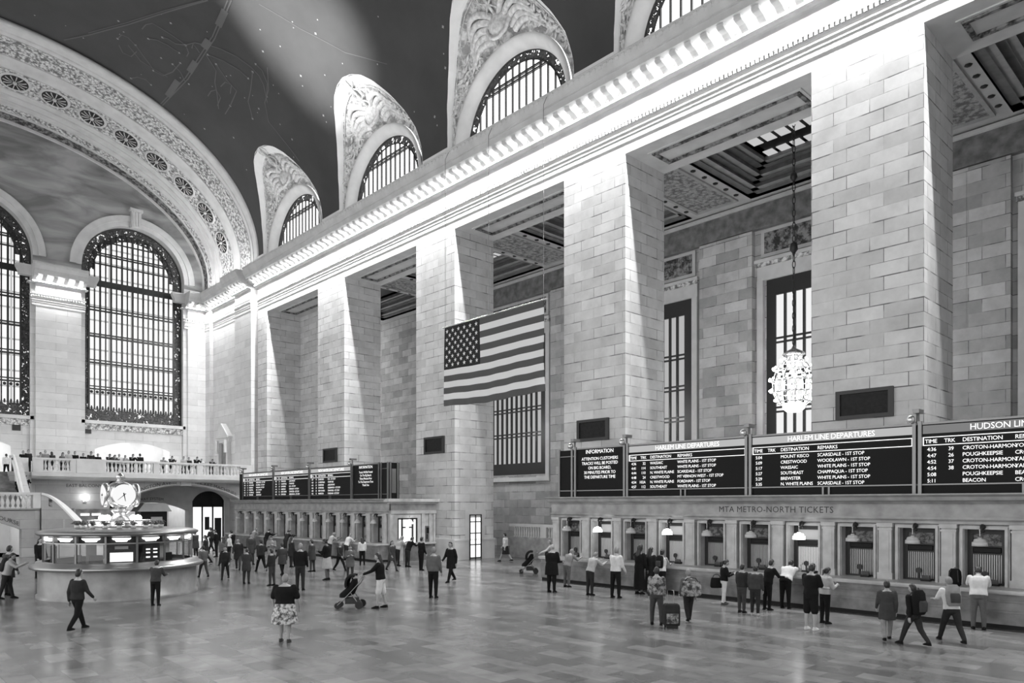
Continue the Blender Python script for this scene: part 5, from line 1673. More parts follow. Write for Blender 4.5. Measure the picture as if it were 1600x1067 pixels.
# ================================================================== PEOPLE
def remeshed(mb, voxel, smooth=3):
    me = bpy.data.meshes.new('tmp'); me.from_pydata(mb.v, [], mb.f)
    ob = bpy.data.objects.new('tmp', me); COL.objects.link(ob)
    r = ob.modifiers.new('r', 'REMESH'); r.mode = 'VOXEL'; r.voxel_size = voxel
    if smooth:
        s_ = ob.modifiers.new('s', 'SMOOTH'); s_.factor = .5; s_.iterations = smooth
    dg = bpy.context.evaluated_depsgraph_get(); dg.update()
    out = bpy.data.meshes.new_from_object(ob.evaluated_get(dg))
    bpy.data.objects.remove(ob); bpy.data.meshes.remove(me)
    res = MB(); res.add([tuple(v.co) for v in out.vertices], [list(p.vertices) for p in out.polygons], 0, True)
    bpy.data.meshes.remove(out)
    return res

def rot_x(v, a): return Vector((v.x, v.y*cos(a) - v.z*sin(a), v.y*sin(a) + v.z*cos(a)))
def ring_stack(mb, levels, n=14):
    """levels: (centre, right vector, forward vector); closed at both ends"""
    rows = [[c + r*cos(2*pi*k/n) + f*sin(2*pi*k/n) for k in range(n)] for c, r, f in levels]
    mb.strip(rows, 0, True, close=True)
    for row, rev in ((rows[0], True), (rows[-1], False)):
        o = len(mb.v); mb.v.extend([tuple(p) for p in row]); idx = list(range(o, o + n)); mb.f.append(idx[::-1] if rev else idx); mb.m.append(0); mb.sm.append(False)
def limb(mb, pts, rs, n=10):
    mb.tube(pts, rs, n)
    for p, r in zip(pts, rs): mb.ball(p, r * .98, n)

def skeleton(H, pose, wide):
    g = lambda k, d=0.0: radians(pose.get(k, d))
    J = {}
    legs = {}
    for sd, sx in (('L', -1), ('R', 1)):
        hip = Vector((sx * .048 * H, 0, 0)); a = g('th' + sd, 0); k = g('kn' + sd, 3)
        d1 = Vector((sx * sin(g('sp' + sd, 3)), sin(a), -cos(a))).normalized(); knee = hip + d1 * .245 * H
        b = a - k; d2 = Vector((sx * .02, sin(b), -cos(b))).normalized(); ank = knee + d2 * .225 * H
        legs[sd] = (hip, knee, ank)
    if 'sit' in pose: pz = pose['sit']
    else: pz = .042 * H - min(legs['L'][2].z, legs['R'][2].z)
    P = Vector((0, 0, pz)); J['P'] = P
    for sd in 'LR': J['leg' + sd] = [P + q for q in legs[sd]]
    ln = g('lean', 2)
    up = Vector((0, sin(ln), cos(ln))); fw = Vector((0, cos(ln), -sin(ln))); tw = g('twist', 0)
    rt = Vector((cos(tw), sin(tw), 0)); fw = (fw + Vector((-sin(tw), cos(tw) - 1, 0))).normalized()
    J['up'], J['fw'], J['rt'] = up, fw, rt
    J['neck'] = P + up * .315 * H
    hp = ln * .6 + g('head', 5); hy = g('hyaw', 0) + tw
    hu = Vector((0, sin(hp), cos(hp))); J['hu'] = hu
    hf = Vector((-sin(hy) * cos(hp), cos(hy) * cos(hp), -sin(hp))); J['hf'] = hf; J['hr'] = hf.cross(hu).normalized()
    J['head'] = J['neck'] + hu * .088 * H + hf * .012 * H
    for sd, sx in (('L', -1), ('R', 1)):
        sh = P + up * .275 * H + rt * (sx * .098 * H * (1 + (wide - 1) * .6))
        a = g('sh' + sd, 5) + ln * .5; ab = g('ab' + sd, 9); e = g('el' + sd, 18); inn = pose.get('in' + sd, .15)
        d1 = Vector((sx * sin(ab), sin(a) * cos(ab), -cos(a) * cos(ab))).normalized(); el = sh + d1 * .172 * H
        a2 = a + e; d2 = Vector((-sx * inn * min(1, e) + sx * .05, sin(a2), -cos(a2))).normalized(); wr = el + d2 * .145 * H
        J['arm' + sd] = [sh, el, wr]; J['hd' + sd] = d2
    return J

def torso_levels(J, H, wide, infl, z0=.0, z1=.30, deep=1.0):
    prof = [(-.055, .070, .058), (0.0, .096, .070), (.05, .092, .068), (.10, .084, .062), (.16, .094, .068), (.22, .102, .070), (.265, .100, .062), (.295, .070, .050), (.32, .040, .040)]
    out = []
    for z, w, d in prof:
        if z < z0 - 1e-6 or z > z1 + 1e-6: continue
        c = J['P'] + J['up'] * z * H
        belly = (wide - 1) * .6 if .0 <= z <= .2 else 0
        out.append((c + J['fw'] * (belly * .02 * H), J['rt'] * (w * wide + infl) * H, J['fw'] * (d * (1 + (wide - 1) * 1.1) + infl) * H))
    return out

def head_mesh(mb, J, H):
    c, r, f, u = J['head'], J['hr'], J['hf'], J['hu']
    n, m = 18, 14
    rows = []
    for i in range(m + 1):
        t = pi * i / m; z = -cos(t); s = sin(t)
        row = []
        for j in range(n):
            p = 2*pi*j/n; x, y = s*cos(p), s*sin(p)
            jaw = 1 - .30 * max(0, -z - .1) ; back = 1.0
            fy = y * (1.06 if y < 0 and z > -.2 else 1.0)
            if y > 0: fy *= 1 - .10 * max(0, z - .3)
            if y > .6 and -.05 < z < .22: fy -= .05               # brow hollow at the eyes
            if y > .5 and z < -.55: fy += .10                    # chin
            row.append(c + r * (x * .0430 * H * jaw) + f * (fy * .0545 * H * (1 - .15 * max(0, -z - .3))) + u * (z * .066 * H))
        rows.append(row)
    mb.strip(rows, 0, True, close=True)
    # nose, ears, lips, eyes
    P = lambda x, y, z: c + r * (x * H) + f * (y * H) + u * (z * H)
    mb.tube([P(0, .050, .010), P(0, .058, -.004), P(0, .064, -.016), P(0, .054, -.020)], [.004*H, .006*H, .0085*H, .005*H], 6)
    for sx in (-1, 1):
        mb.tube([P(sx*.042, -.004, .012), P(sx*.048, -.008, .002), P(sx*.043, -.002, -.014)], [.006*H, .008*H, .005*H], 6)
        mb.ball(P(sx*.0165, .0475, .006), .0058*H, 6, 1)
        mb.tube([P(sx*.008, .053, .017), P(sx*.026, .046, .016)], [.0028*H, .002*H], 4, 1)
    mb.tube([P(-.014, .0475, -.036), P(0, .0525, -.035), P(.014, .0475, -.036)], [.002*H, .004*H, .002*H], 5, 2)

def hand(mb, J, sd, H):
    sx = -1 if sd == 'L' else 1
    w = J['arm' + sd][2]; d = J['hd' + sd]
    side = Vector((-d.y, d.x, 0)) if abs(d.z) < .9 else J['fw'].copy()
    # palm faces the body; finger spread runs fore-aft
    spread = (J['fw'] - d * J['fw'].dot(d)).normalized() if abs(J['fw'].dot(d)) < .95 else (J['rt'] - d * J['rt'].dot(d)).normalized()
    pal = d.cross(spread).normalized()
    if pal.dot(J['rt']) * sx > 0: pal = -pal
    k = H / 1.72
    ring_stack(mb, [(w, spread*.024*k, pal*.018*k), (w + d*.03*k, spread*.036*k, pal*.016*k), (w + d*.08*k, spread*.041*k, pal*.014*k), (w + d*.092*k, spread*.036*k, pal*.010*k)], 8)
    for i, L in enumerate((.066, .076, .070, .054)):
        o = w + d*.085*k + spread * ((.030 - .020*i)*k)
        mb.tube([o, o + d*L*.45*k + pal*.006*k, o + d*L*.75*k + pal*.020*k, o + d*L*.92*k + pal*.034*k], [.0092*k, .0088*k, .008*k, .006*k], 6)
    o = w + d*.03*k + spread*.028*k
    mb.tube([o, o + d*.025*k + spread*.022*k + pal*.008*k, o + d*.055*k + spread*.024*k + pal*.018*k], [.012*k, .010*k, .007*k], 6)

def person(x, y, heading, H, label, top='c_dark', bottom='c_black', btype='trousers', ttype='shirt', sleeve='long', hair='short', hmat='hair_dark', skin='skin',
           pose=None, wide=1.0, shoes='c_black', z=0.0, group=None, voxel=.018, mouth='skin_dark'):
    wide = wide * 1.10
    pose = pose or {}
    J = skeleton(H, pose, wide)
    root = empty('person', (x, y, z), radians(heading) - pi/2, label, 'person', group)
    # continuous body
    b = MB()
    ring_stack(b, torso_levels(J, H, wide * .97, 0, -.1, .33))
    limb(b, [J['neck'] - J['up']*.03*H, J['neck'] + J['hu']*.02*H, J['head'] - J['hu']*.02*H], [.036*H, .031*H, .030*H])
    for sd in 'LR':
        hp, kn, an = J['leg' + sd]; s_, e_, w_ = J['arm' + sd]
        wl = 1 + (wide - 1) * .5
        limb(b, [hp, hp.lerp(kn, .5), kn, kn.lerp(an, .35), an], [.052*H*wl, .044*H*wl, .031*H*wl, .033*H*wl, .020*H])
        limb(b, [an, an + Vector((0, .035*H, -.018*H)), an + Vector((0, .085*H, -.028*H))], [.020*H, .018*H, .013*H])
        limb(b, [s_, s_.lerp(e_, .5), e_, e_.lerp(w_, .3), w_], [.032*H*wl, .027*H*wl, .022*H, .023*H, .015*H])
    body = remeshed(b, voxel, 3)
    head_mesh(body, J, H)
    for sd in 'LR': hand(body, J, sd, H)
    body.build('body', [skin, 'eye', mouth], root, local=True)
    # upper clothing
    t = MB()
    lo = {'shirt': -.03, 'coat': -.03, 'tee': -.03, 'dress': -.03, 'tank': -.03}[ttype]
    ring_stack(t, torso_levels(J, H, wide, .010, lo, .296))
    if ttype == 'coat':
        c0 = J['P'] - Vector((0, 0, .16*H)); lev = [(c0, J['rt']*.118*H*wide, J['fw']*.095*H*wide), (J['P'], J['rt']*.112*H*wide, J['fw']*.086*H*wide), (J['P'] + J['up']*.1*H, J['rt']*.098*H*wide, J['fw']*.078*H*wide)]
        ring_stack(t, lev)
    if ttype == 'dress':
        c0 = J['P'] - Vector((0, 0, .42*H)); lev = [(c0, J['rt']*.125*H, J['fw']*.11*H), (J['P'] - Vector((0, 0, .2*H)), J['rt']*.118*H, J['fw']*.10*H), (J['P'], J['rt']*.108*H, J['fw']*.084*H), (J['P'] + J['up']*.1*H, J['rt']*.092*H, J['fw']*.07*H)]
        ring_stack(t, lev)
    for sd in 'LR':
        s_, e_, w_ = J['arm' + sd]
        wl = 1 + (wide - 1) * .5
        if ttype == 'tank': continue
        if sleeve == 'long': limb(t, [s_, s_.lerp(e_, .5), e_, e_.lerp(w_, .5), e_.lerp(w_, .94)], [.042*H*wl, .036*H*wl, .031*H, .027*H, .023*H])
        else: limb(t, [s_, s_.lerp(e_, .45), s_.lerp(e_, .8)], [.042*H*wl, .038*H*wl, .037*H*wl])
    ring_stack(t, [(J['P'] + J['up']*.285*H, J['rt']*.06*H, J['fw']*.048*H), (J['P'] + J['up']*.318*H, J['rt']*.042*H, J['fw']*.042*H)])
    remeshed(t, voxel, 2).build({'coat': 'coat', 'dress': 'dress', 'tank': 'top', 'tee': 'tee_shirt', 'shirt': 'shirt'}[ttype], top, root, local=True)
    # lower clothing
    if ttype != 'dress':
        q = MB()
        ring_stack(q, torso_levels(J, H, wide, .005, -.06, .055))
        if btype == 'skirt':
            drop = .24*H
            ring_stack(q, [(J['P'] - Vector((0, 0, drop)), J['rt']*.135*H*wide, Vector((0, 1, 0))*.115*H*wide), (J['P'] - Vector((0, 0, .1*H)), J['rt']*.12*H*wide, Vector((0, 1, 0))*.098*H*wide), (J['P'] + J['up']*.05*H, J['rt']*.098*H*wide, J['fw']*.076*H*wide)])
        else:
            for sd in 'LR':
                hp, kn, an = J['leg' + sd]; wl = 1 + (wide - 1) * .5
                if btype == 'shorts': limb(q, [hp, hp.lerp(kn, .5), hp.lerp(kn, .95)], [.060*H*wl, .056*H*wl, .052*H*wl])
                else: limb(q, [hp, hp.lerp(kn, .5), kn, kn.lerp(an, .5), kn.lerp(an, .97)], [.058*H*wl, .050*H*wl, .040*H*wl, .037*H, .031*H])
        remeshed(q, voxel, 2).build({'skirt': 'skirt', 'shorts': 'shorts'}.get(btype, 'trousers'), bottom, root, local=True)
    # shoes
    for sd in 'LR':
        an = J['leg' + sd][2]; m_ = MB()
        fl = an + Vector((0, 0, -.042*H))
        fz = lambda yy, zz: fl + Vector((0, yy*H, zz*H))
        ring_stack(m_, [(fz(.03, .001), Vector((.026*H, 0, 0)), Vector((0, .072*H, 0))), (fz(.032, .012), Vector((.030*H, 0, 0)), Vector((0, .078*H, 0))), (fz(.022, .026), Vector((.027*H, 0, 0)), Vector((0, .060*H, 0))), (fz(.0, .050), Vector((.024*H, 0, 0)), Vector((0, .028*H, 0)))], 12)
        m_.build('shoe', shoes, root, local=True)
    # hair
    if hair != 'bald':
        h = MB(); c, r, f, u = J['head'], J['hr'], J['hf'], J['hu']
        n, m = 18, 12
        rows = []
        for i in range(m + 1):
            tt = pi * i / m; zz = -cos(tt); ss = sin(tt); row = []
            for j in range(n):
                p = 2*pi*j/n; xx, yy = ss*cos(p), ss*sin(p)
                cover = zz > (.42 + .25*max(0, yy)) if yy > .25 else (zz > -.72 if yy < -.25 else zz > -.1)
                k = 1.12 if cover else .80
                if hair == 'big' and cover: k = 1.35
                row.append(c + r*(xx*.0445*H*k) + f*((yy - .06)*.056*H*k) + u*(zz*.067*H*k))
            rows.append(row)
        h.strip(rows, 0, True, close=True)
        if hair in ('long', 'big'):
            ring_stack(h, [(c + u*.03*H - f*.03*H, r*.05*H, f*.035*H), (c - u*.03*H - f*.04*H, r*.052*H, f*.03*H), (J['neck'] - f*.045*H, r*.058*H, f*.026*H), (J['neck'] - J['up']*.09*H - J['fw']*.068*H, r*.05*H, f*.016*H)], 12)
        if hair == 'bun': h.ball(c - f*.065*H + u*.02*H, .026*H, 8)
        if hair == 'tail': h.tube([c - f*.055*H + u*.02*H, c - f*.085*H - u*.02*H, c - f*.07*H - u*.10*H], [.02*H, .02*H, .008*H], 8)
        h.build('hair', hmat, root, local=True)
    M3 = Matrix.Translation((x, y, z)) @ Matrix.Rotation(radians(heading) - pi/2, 4, 'Z')
    return {k: M3 @ J['arm' + k][2] for k in 'LR'} | {'back': M3 @ (J['P'] + J['up']*.2*H - J['fw']*.09*H), 'up': M3.to_3x3() @ J['up'], 'fw': M3.to_3x3() @ J['fw'], 'rt': M3.to_3x3() @ J['rt'], 'hdL': M3.to_3x3() @ J['hdL'], 'hdR': M3.to_3x3() @ J['hdR'], 'P': M3 @ J['P'], 'root': root}

def gp(px, py):
    c_, s_ = cos(PHI), sin(PHI); k = (px - 800)/F_PX; m_ = (YH - py)/F_PX
    t = -HC / m_
    return ((c_ - k*s_)*t, (-s_ - k*c_)*t, t)

def backpack(at, up, fw, rt, label, mat='c_black', s=1.0):
    """rounded pack whose straps face the wearer (fw)"""
    e = empty('backpack', at, 0, label, 'backpack')
    m_ = MB(); U, Fw, R = up.normalized(), fw.normalized(), rt.normalized(); o = Vector((0, 0, 0))
    ring_stack(m_, [(o - U*.24*s, R*.12*s, Fw*.07*s), (o - U*.20*s, R*.155*s, Fw*.095*s), (o, R*.165*s, Fw*.105*s), (o + U*.16*s, R*.15*s, Fw*.09*s), (o + U*.23*s, R*.10*s, Fw*.055*s)], 14)
    m_.build('pack', mat, e, local=True)
    m_ = MB(); ring_stack(m_, [(o - U*.18*s - Fw*.09*s, R*.10*s, Fw*.04*s), (o - U*.02*s - Fw*.10*s, R*.11*s, Fw*.05*s), (o + U*.03*s - Fw*.09*s, R*.09*s, Fw*.03*s)], 10); m_.build('pocket', 'c_char', e, local=True)
    m_ = MB(); m_.tube([o + U*.22*s + R*.03*s, o + U*.27*s, o + U*.22*s - R*.03*s], .01, 5)
    for sx in (-1, 1): m_.tube([o + U*.2*s + R*sx*.08*s + Fw*.06*s, o + U*.12*s + R*sx*.10*s + Fw*.12*s, o - U*.12*s + R*sx*.11*s + Fw*.10*s], .016, 5)
    m_.build('strap', 'c_char', e, local=True)
    return e

def handbag(top_pt, label, mat='c_black', w=.34, h=.26, d=.12, rz=0.0, strap=.25, name='handbag', cat='bag'):
    e = empty(name, (top_pt[0], top_pt[1], top_pt[2] - strap - h), rz, label, cat)
    m_ = MB(); X, Y = Vector((1, 0, 0)), Vector((0, 1, 0)); Z = Vector((0, 0, 1))
    ring_stack(m_, [(Z*0.0, X*w*.42, Y*d*.5), (Z*h*.15, X*w*.5, Y*d*.55), (Z*h*.7, X*w*.46, Y*d*.45), (Z*h, X*w*.40, Y*d*.2)], 14)
    m_.build('bag_body', mat, e, local=True)
    m_ = MB(); m_.tube([X*w*.34 + Z*h*.9, X*w*.2 + Z*(h + strap*.8), Z*(h + strap), -X*w*.2 + Z*(h + strap*.8), -X*w*.34 + Z*h*.9], .012, 5); m_.build('handle', 'c_black', e, local=True)
    return e

def suitcase(x, y, rz, label, mat='c_dark', w=.44, h=.66, d=.27, front='c_floral'):
    e = empty('suitcase', (x, y, 0), rz, label, 'suitcase'); X, Y, Z = Vector((1, 0, 0)), Vector((0, 1, 0)), Vector((0, 0, 1))
    m_ = MB()
    pts = []
    for z, k in ((.07, .88), (.10, .98), (.3, 1.0), (h - .08, .98), (h - .02, .90), (h, .8)):
        pts.append([Vector((sx*w/2*k, sy*d/2*k, z)) for sx, sy in ((-1, -.8), (-.85, -1), (.85, -1), (1, -.8), (1, .8), (.85, 1), (-.85, 1), (-1, .8))])
    m_.strip(pts, 0, False, close=True)
    for r_, rev in ((pts[0], 1), (pts[-1], 0)):
        m_.add(r_, [tuple(range(8))[::-1] if rev else tuple(range(8))])
    m_.build('case', mat, e, local=True)
    m_ = MB(); m_.box(-w*.36, w*.36, -d/2 - .03, -d/2 + .01, .14, h*.62); m_.build('front_pocket', front, e, local=True)
    for sx in (-1, 1):
        m_ = MB(); m_.tube([(sx*w*.36 - .02, d*.3, .045), (sx*w*.36 + .02, d*.3, .045)], .045, 10); m_.build('wheel', 'rubber', e, local=True)
    m_ = MB(); m_.box(-w*.36, w*.36, -d*.45, -d*.3, 0, .08); m_.build('foot', 'rubber', e, local=True)
    m_ = MB(); m_.tube([(-.09, d*.4, h - .03), (-.09, d*.4, h + .36), (.09, d*.4, h + .36), (.09, d*.4, h - .03)], .011, 6); m_.build('handle', 'steel', e, local=True)
    return e

def stroller(x, y, rz, label):
    e = empty('stroller', (x, y, 0), rz, label, 'stroller')   # travels along local +Y, handle at -Y
    m_ = MB()
    for sx in (-.24, .24):
        m_.tube([(sx, -.42, 1.02), (sx, -.30, .80), (sx, .05, .42), (sx, .36, .12)], .016, 6); m_.tube([(sx, -.05, .55), (sx, -.34, .14)], .016, 6)
    m_.tube([(-.24, -.42, 1.02), (.24, -.42, 1.02)], .02, 6); m_.tube([(-.24, -.34, .14), (.24, -.34, .14)], .014, 6); m_.build('frame', 'steel', e, local=True)
    m_ = MB(); X, Y, Z = Vector((1, 0, 0)), Vector((0, 1, 0)), Vector((0, 0, 1))
    ring_stack(m_, [(Vector((0, .22, .36)), X*.2, Y*.12), (Vector((0, .10, .46)), X*.23, Y*.24), (Vector((0, -.10, .72)), X*.23, Y*.16), (Vector((0, -.16, .95)), X*.21, Y*.07)], 14); m_.build('seat', 'c_black', e, local=True)
    m_ = MB(); rows = []
    for i in range(9):
        a = radians(-20 + 130 * i / 8); rows.append([Vector((.25*cos(pi*j/8)*1.0, -.12 + .30*sin(a)*1.0*(.6 + .4*sin(pi*j/8)), .80 + .34*cos(a)*(.75 + .25*sin(pi*j/8)))) for j in range(9)])
    m_.strip(rows, 0, True); m_.strip([[p*1.0 + Vector((0, 0, -.015)) for p in r] for r in rows][::-1], 0, True); m_.build('canopy', 'c_black', e, local=True)
    m_ = MB(); m_.box(-.2, .2, -.25, .12, .16, .34); m_.build('basket', 'c_char', e, local=True)
    for sx, sy, r in ((-.26, -.34, .13), (.26, -.34, .13), (-.22, .36, .10), (.22, .36, .10)):
        m_ = MB(); m_.tube([(sx - .02, sy, r), (sx + .02, sy, r)], r, 14); m_.build('wheel', 'rubber', e, local=True)
    return e

def FP(px, py, ty, heading, label, **kw):
    x, y, f = gp(px, py)
    if x < 23 and y < -22.72: y = -22.72
    dk = Vector((x - KX, y - KY, 0))
    if dk.length < 3.6: dk = dk.normalized() * 3.6; x, y = KX + dk.x, KY + dk.y
    H = kw.pop('H', None) or min(1.88, max(1.55, (py - ty) * f / F_PX * 1.0))
    return person(x, y, heading, H, label, **kw)

WALK = dict(thL=24, thR=-16, knR=22, knL=4, shL=-18, shR=20, elL=20, elR=25)
WALK2 = dict(thL=-14, thR=20, knL=20, shL=16, shR=-14, elL=25, elR=20)
LEANC = dict(lean=22, shL=45, shR=40, elL=55, elR=60, head=22)          # leaning on a counter
PHONE = dict(shL=20, elL=95, inL=.5, shR=18, elR=90, inR=.5, head=22)
CALM = dict(thL=3, thR=-2)

h = FP(445, 1003, 895, -43, 'person in a wide black top and patterned skirt standing alone on the open floor', top='c_black', bottom='c_print', btype='skirt', ttype='tee', sleeve='short', wide=1.34, hair='short', hmat='hair_grey', shoes='c_char', pose=dict(abL=20, abR=20, thL=4, thR=-4))
handbag(h['L'] + Vector((0, 0, -.08)), 'small white bag carried by the person in the patterned skirt', 'c_white', .22, .2, .1, 0, .1)
h = FP(595, 950, 862, 47, 'woman in a dark top and white shorts pushing a black stroller', top='c_black', bottom='c_white', btype='shorts', hair='long', pose=dict(shL=42, shR=42, elL=25, elR=25, thL=8, thR=-8, lean=6))
a = radians(47); x, y, f = gp(595, 950)
stroller(x + cos(a) * 1.0, y + sin(a) * 1.0, a - pi/2, 'black stroller with a hood pushed by the woman in white shorts')
FP(677, 934, 853, -60, 'person in a grey jacket and black trousers facing the ticket windows behind the stroller', top='c_mid', pose=CALM, hmat='hair_fair')
FP(705, 909, 843, 100, 'person in a long dark coat at the middle of the floor near the pier door', top='c_black', ttype='coat', pose=WALK)
FP(658, 891, 838, -90, 'man in a dark suit standing before the customer service window', top='c_black', pose=CALM)
FP(511, 906, 834, 40, 'woman in a black jacket, pale skirt and dark tights beside the far booth queue', top='c_black', bottom='c_pale', btype='skirt', skin='skin_dark', hair='bun', pose=PHONE)
FP(469, 922, 846, -43, 'man in a dark suit seen from behind with grey hair', top='c_black', bottom='c_dark', hmat='hair_grey', pose=CALM)
FP(441, 899, 846, 0, 'person in a charcoal coat to the left of the grey-haired man in a suit', top='c_char', ttype='coat', pose=WALK2)
FP(531, 892, 845, 200, 'man in a dark jacket and cap walking past the far booth', top='c_dark', pose=WALK, hmat='hair_grey')
FP(566, 883, 842, -20, 'black-haired woman in a white shirt behind the stroller', top='c_white', hair='long', pose=CALM)
h = FP(862, 925, 848, -75, 'man in a bulky black coat carrying a large bag by the near booth end', top='c_black', ttype='coat', wide=1.15, hair='bald', pose=dict(shL=15, elL=70, shR=15, elR=70))
handbag(h['L'] + Vector((0, 0, .0)), 'large dark shoulder bag held by the man in the bulky coat', 'c_char', .45, .34, .18, .4, .12)
FP(886, 917, 853, -90, 'grey-haired woman in a grey cardigan and trousers at the near booth end', top='c_grey', bottom='c_mid', hmat='hair_grey', pose=LEANC, H=1.65)
FP(922, 930, 858, -95, 'person in a pale shirt leaning on the near booth counter', top='c_pale', bottom='c_dark', pose=LEANC, hmat='hair_fair', H=1.7)
FP(962, 934, 850, -85, 'man in a white shirt and black trousers with grey hair facing the ticket windows', top='c_white', hmat='hair_grey', pose=dict(shL=25, elL=70, shR=10, elR=30, head=12, spL=6, spR=6))
FP(999, 928, 848, -95, 'woman in a long black dress with bushy dark hair', top='c_black', ttype='dress', hair='big', pose=dict(shL=15, elL=60), skin='skin_dark')
FP(1026, 976, 884, -55, 'person in a dark print top and dark jeans beside the black suitcase', top='c_floral', bottom='c_char', pose=dict(spL=6, spR=6, thL=6, thR=-4), hair='short')
FP(1024, 926, 853, -95, 'woman with long black hair and a dark dress at the lit ticket window', top='c_dark', ttype='dress', hair='long', pose=CALM)
h = FP(1047, 927, 856, -85, 'woman in a white sleeveless top and black trousers at the lit ticket window', top='c_white', ttype='tank', hair='bun', pose=dict(shL=10, elL=30, shR=35, elR=60, lean=6))
backpack(h['back'], h['up'], h['fw'], h['rt'], 'black backpack worn by the woman in the white sleeveless top')
h = FP(1076, 970, 886, -40, 'person in a grey jacket and dark trousers with a patterned bag', top='c_mid', bottom='c_dark', pose=WALK2, hmat='hair_grey')
handbag(h['back'] - h['fw'] * .13 + Vector((0, 0, .2)), 'large patterned travel bag on the back of the person in grey', 'c_floral', .62, .42, .26, radians(-40) + pi/2, .1, 'travel_bag')
x, y, f = gp(1049, 981); suitcase(x, y, radians(-43) - pi/2 + pi + pi, 'black upright suitcase with a printed pocket standing on the floor')
h = FP(1131, 944, 873, -130, 'woman in a black jacket and white trousers looking at her phone', top='c_black', bottom='c_white', hair='tail', pose=PHONE | dict(thL=5, thR=-4), shoes='c_char')
handbag(h['P'] + Vector((.2, .14, .22)), 'black shoulder bag behind the woman in white trousers', 'c_black', .42, .34, .16, radians(45), .12)
FP(1159, 957, 886, -95, 'dark figure with grey trousers in the pair waiting at the counter', top='c_dark', bottom='c_char', pose=CALM, hmat='hair_dark')
FP(1180, 961, 884, -75, 'dark figure in white shoes in the pair waiting at the counter', top='c_char', bottom='c_dark', pose=dict(thL=5, thR=-5), shoes='c_pale')
FP(1199, 953, 872, -110, 'tall person in black leaning towards the dark ticket window', top='c_black', bottom='c_black', pose=dict(lean=14, shL=40, elL=50, shR=30, elR=50))
FP(1238, 948, 872, -85, 'person in a white shirt bending over the counter at the third lit window', top='c_white', bottom='c_black', pose=dict(lean=42, shL=55, elL=40, shR=60, elR=45, head=15), H=1.76, wide=1.1)
FP(1267, 984, 878, -95, 'young man in a black tee shirt, shorts and white shoes seen from behind', top='c_black', bottom='c_black', btype='shorts', ttype='tee', sleeve='short', shoes='c_white', pose=dict(head=15, shL=20, elL=60, shR=20, elR=60))
FP(1289, 974, 884, -115, 'dark-haired person in white and black half hidden by the young man in shorts', top='c_pale', bottom='c_black', pose=PHONE, hair='tail')
FP(1386, 1000, 906, -60, 'person in a grey coat walking beside the one with the big black backpack', top='c_char', ttype='coat', bottom='c_grey', pose=WALK2)
h = FP(1428, 1008, 908, -20, 'person in black striding with a big black backpack', top='c_black', bottom='c_dark', pose=WALK, wide=1.1)
backpack(h['back'], h['up'], h['fw'], h['rt'], 'big black backpack on the striding person in black', 'c_black', 1.25)
h = FP(1487, 1003, 914, -50, 'fair-haired woman in a white tee shirt and dark leggings stepping forward', top='c_white', ttype='tee', sleeve='short', bottom='c_dark', hmat='hair_fair', hair='short', pose=dict(lean=12, thL=28, thR=-22, knR=18, shL=30, elL=50, shR=10, elR=30), H=1.72)
backpack(h['back'], h['up'], h['fw'], h['rt'], 'grey backpack on the fair-haired woman in the white tee shirt', 'c_grey', 1.1)
h = FP(1537, 980, 879, -75, 'man in a white shirt and jeans writing on the counter beside a black backpack', top='c_white', sleeve='short', bottom='c_mid', pose=dict(lean=16, shL=38, elL=55, shR=30, elR=70, head=25, spL=4, spR=4), wide=1.1)
backpack(Vector((6.55, YCF - .15, 1.31)), Vector((0, 0, 1)), Vector((0, 1, 0)), Vector((1, 0, 0)), 'black backpack standing on the marble counter beside the man writing', 'c_black', 1.05)
mb = MB(); mb.obox((6.05, YCF + .0, 1.066), (.15, .03, 0), (-.02, .10, 0), (0, 0, .004)); tag(mb.build('paper_sheet', 'c_white', origin=(6.05, YCF, 1.06)), 'white paper on the counter in front of the man writing', 'paper')

# left side by the kiosk
h = FP(38, 934, 860, -110, 'man in a pale shirt with a dark backpack leaning towards the kiosk', top='c_pale', bottom='c_dark', pose=dict(lean=14, shL=40, elL=70, shR=45, elR=65, head=10, thL=14, thR=-12))
backpack(h['back'], h['up'], h['fw'], h['rt'], 'dark backpack on the man in the pale shirt by the kiosk', 'c_dark', 1.05)
h = FP(13, 930, 842, -60, 'dark figure in a long coat at the edge of the picture by the kiosk', top='c_char', ttype='coat', bottom='c_dark', pose=CALM)
suitcase(h['P'].x - .35, h['P'].y + .55, 0, 'dark suitcase beside the figure in the long coat', 'c_black', .4, .55, .25, 'c_char')
FP(62, 903, 832, -150, 'tall person in black standing behind the kiosk edge', top='c_black', bottom='c_black', pose=CALM, hair='long')
FP(121, 984, 884, -60, 'dark figure walking in front of the kiosk base', top='c_dark', bottom='c_black', pose=WALK)
FP(243, 946, 884, -43, 'person in dark clothes at the kiosk counter seen from behind', top='c_char', bottom='c_black', pose=dict(lean=8, shL=35, elL=60, shR=30, elR=60))
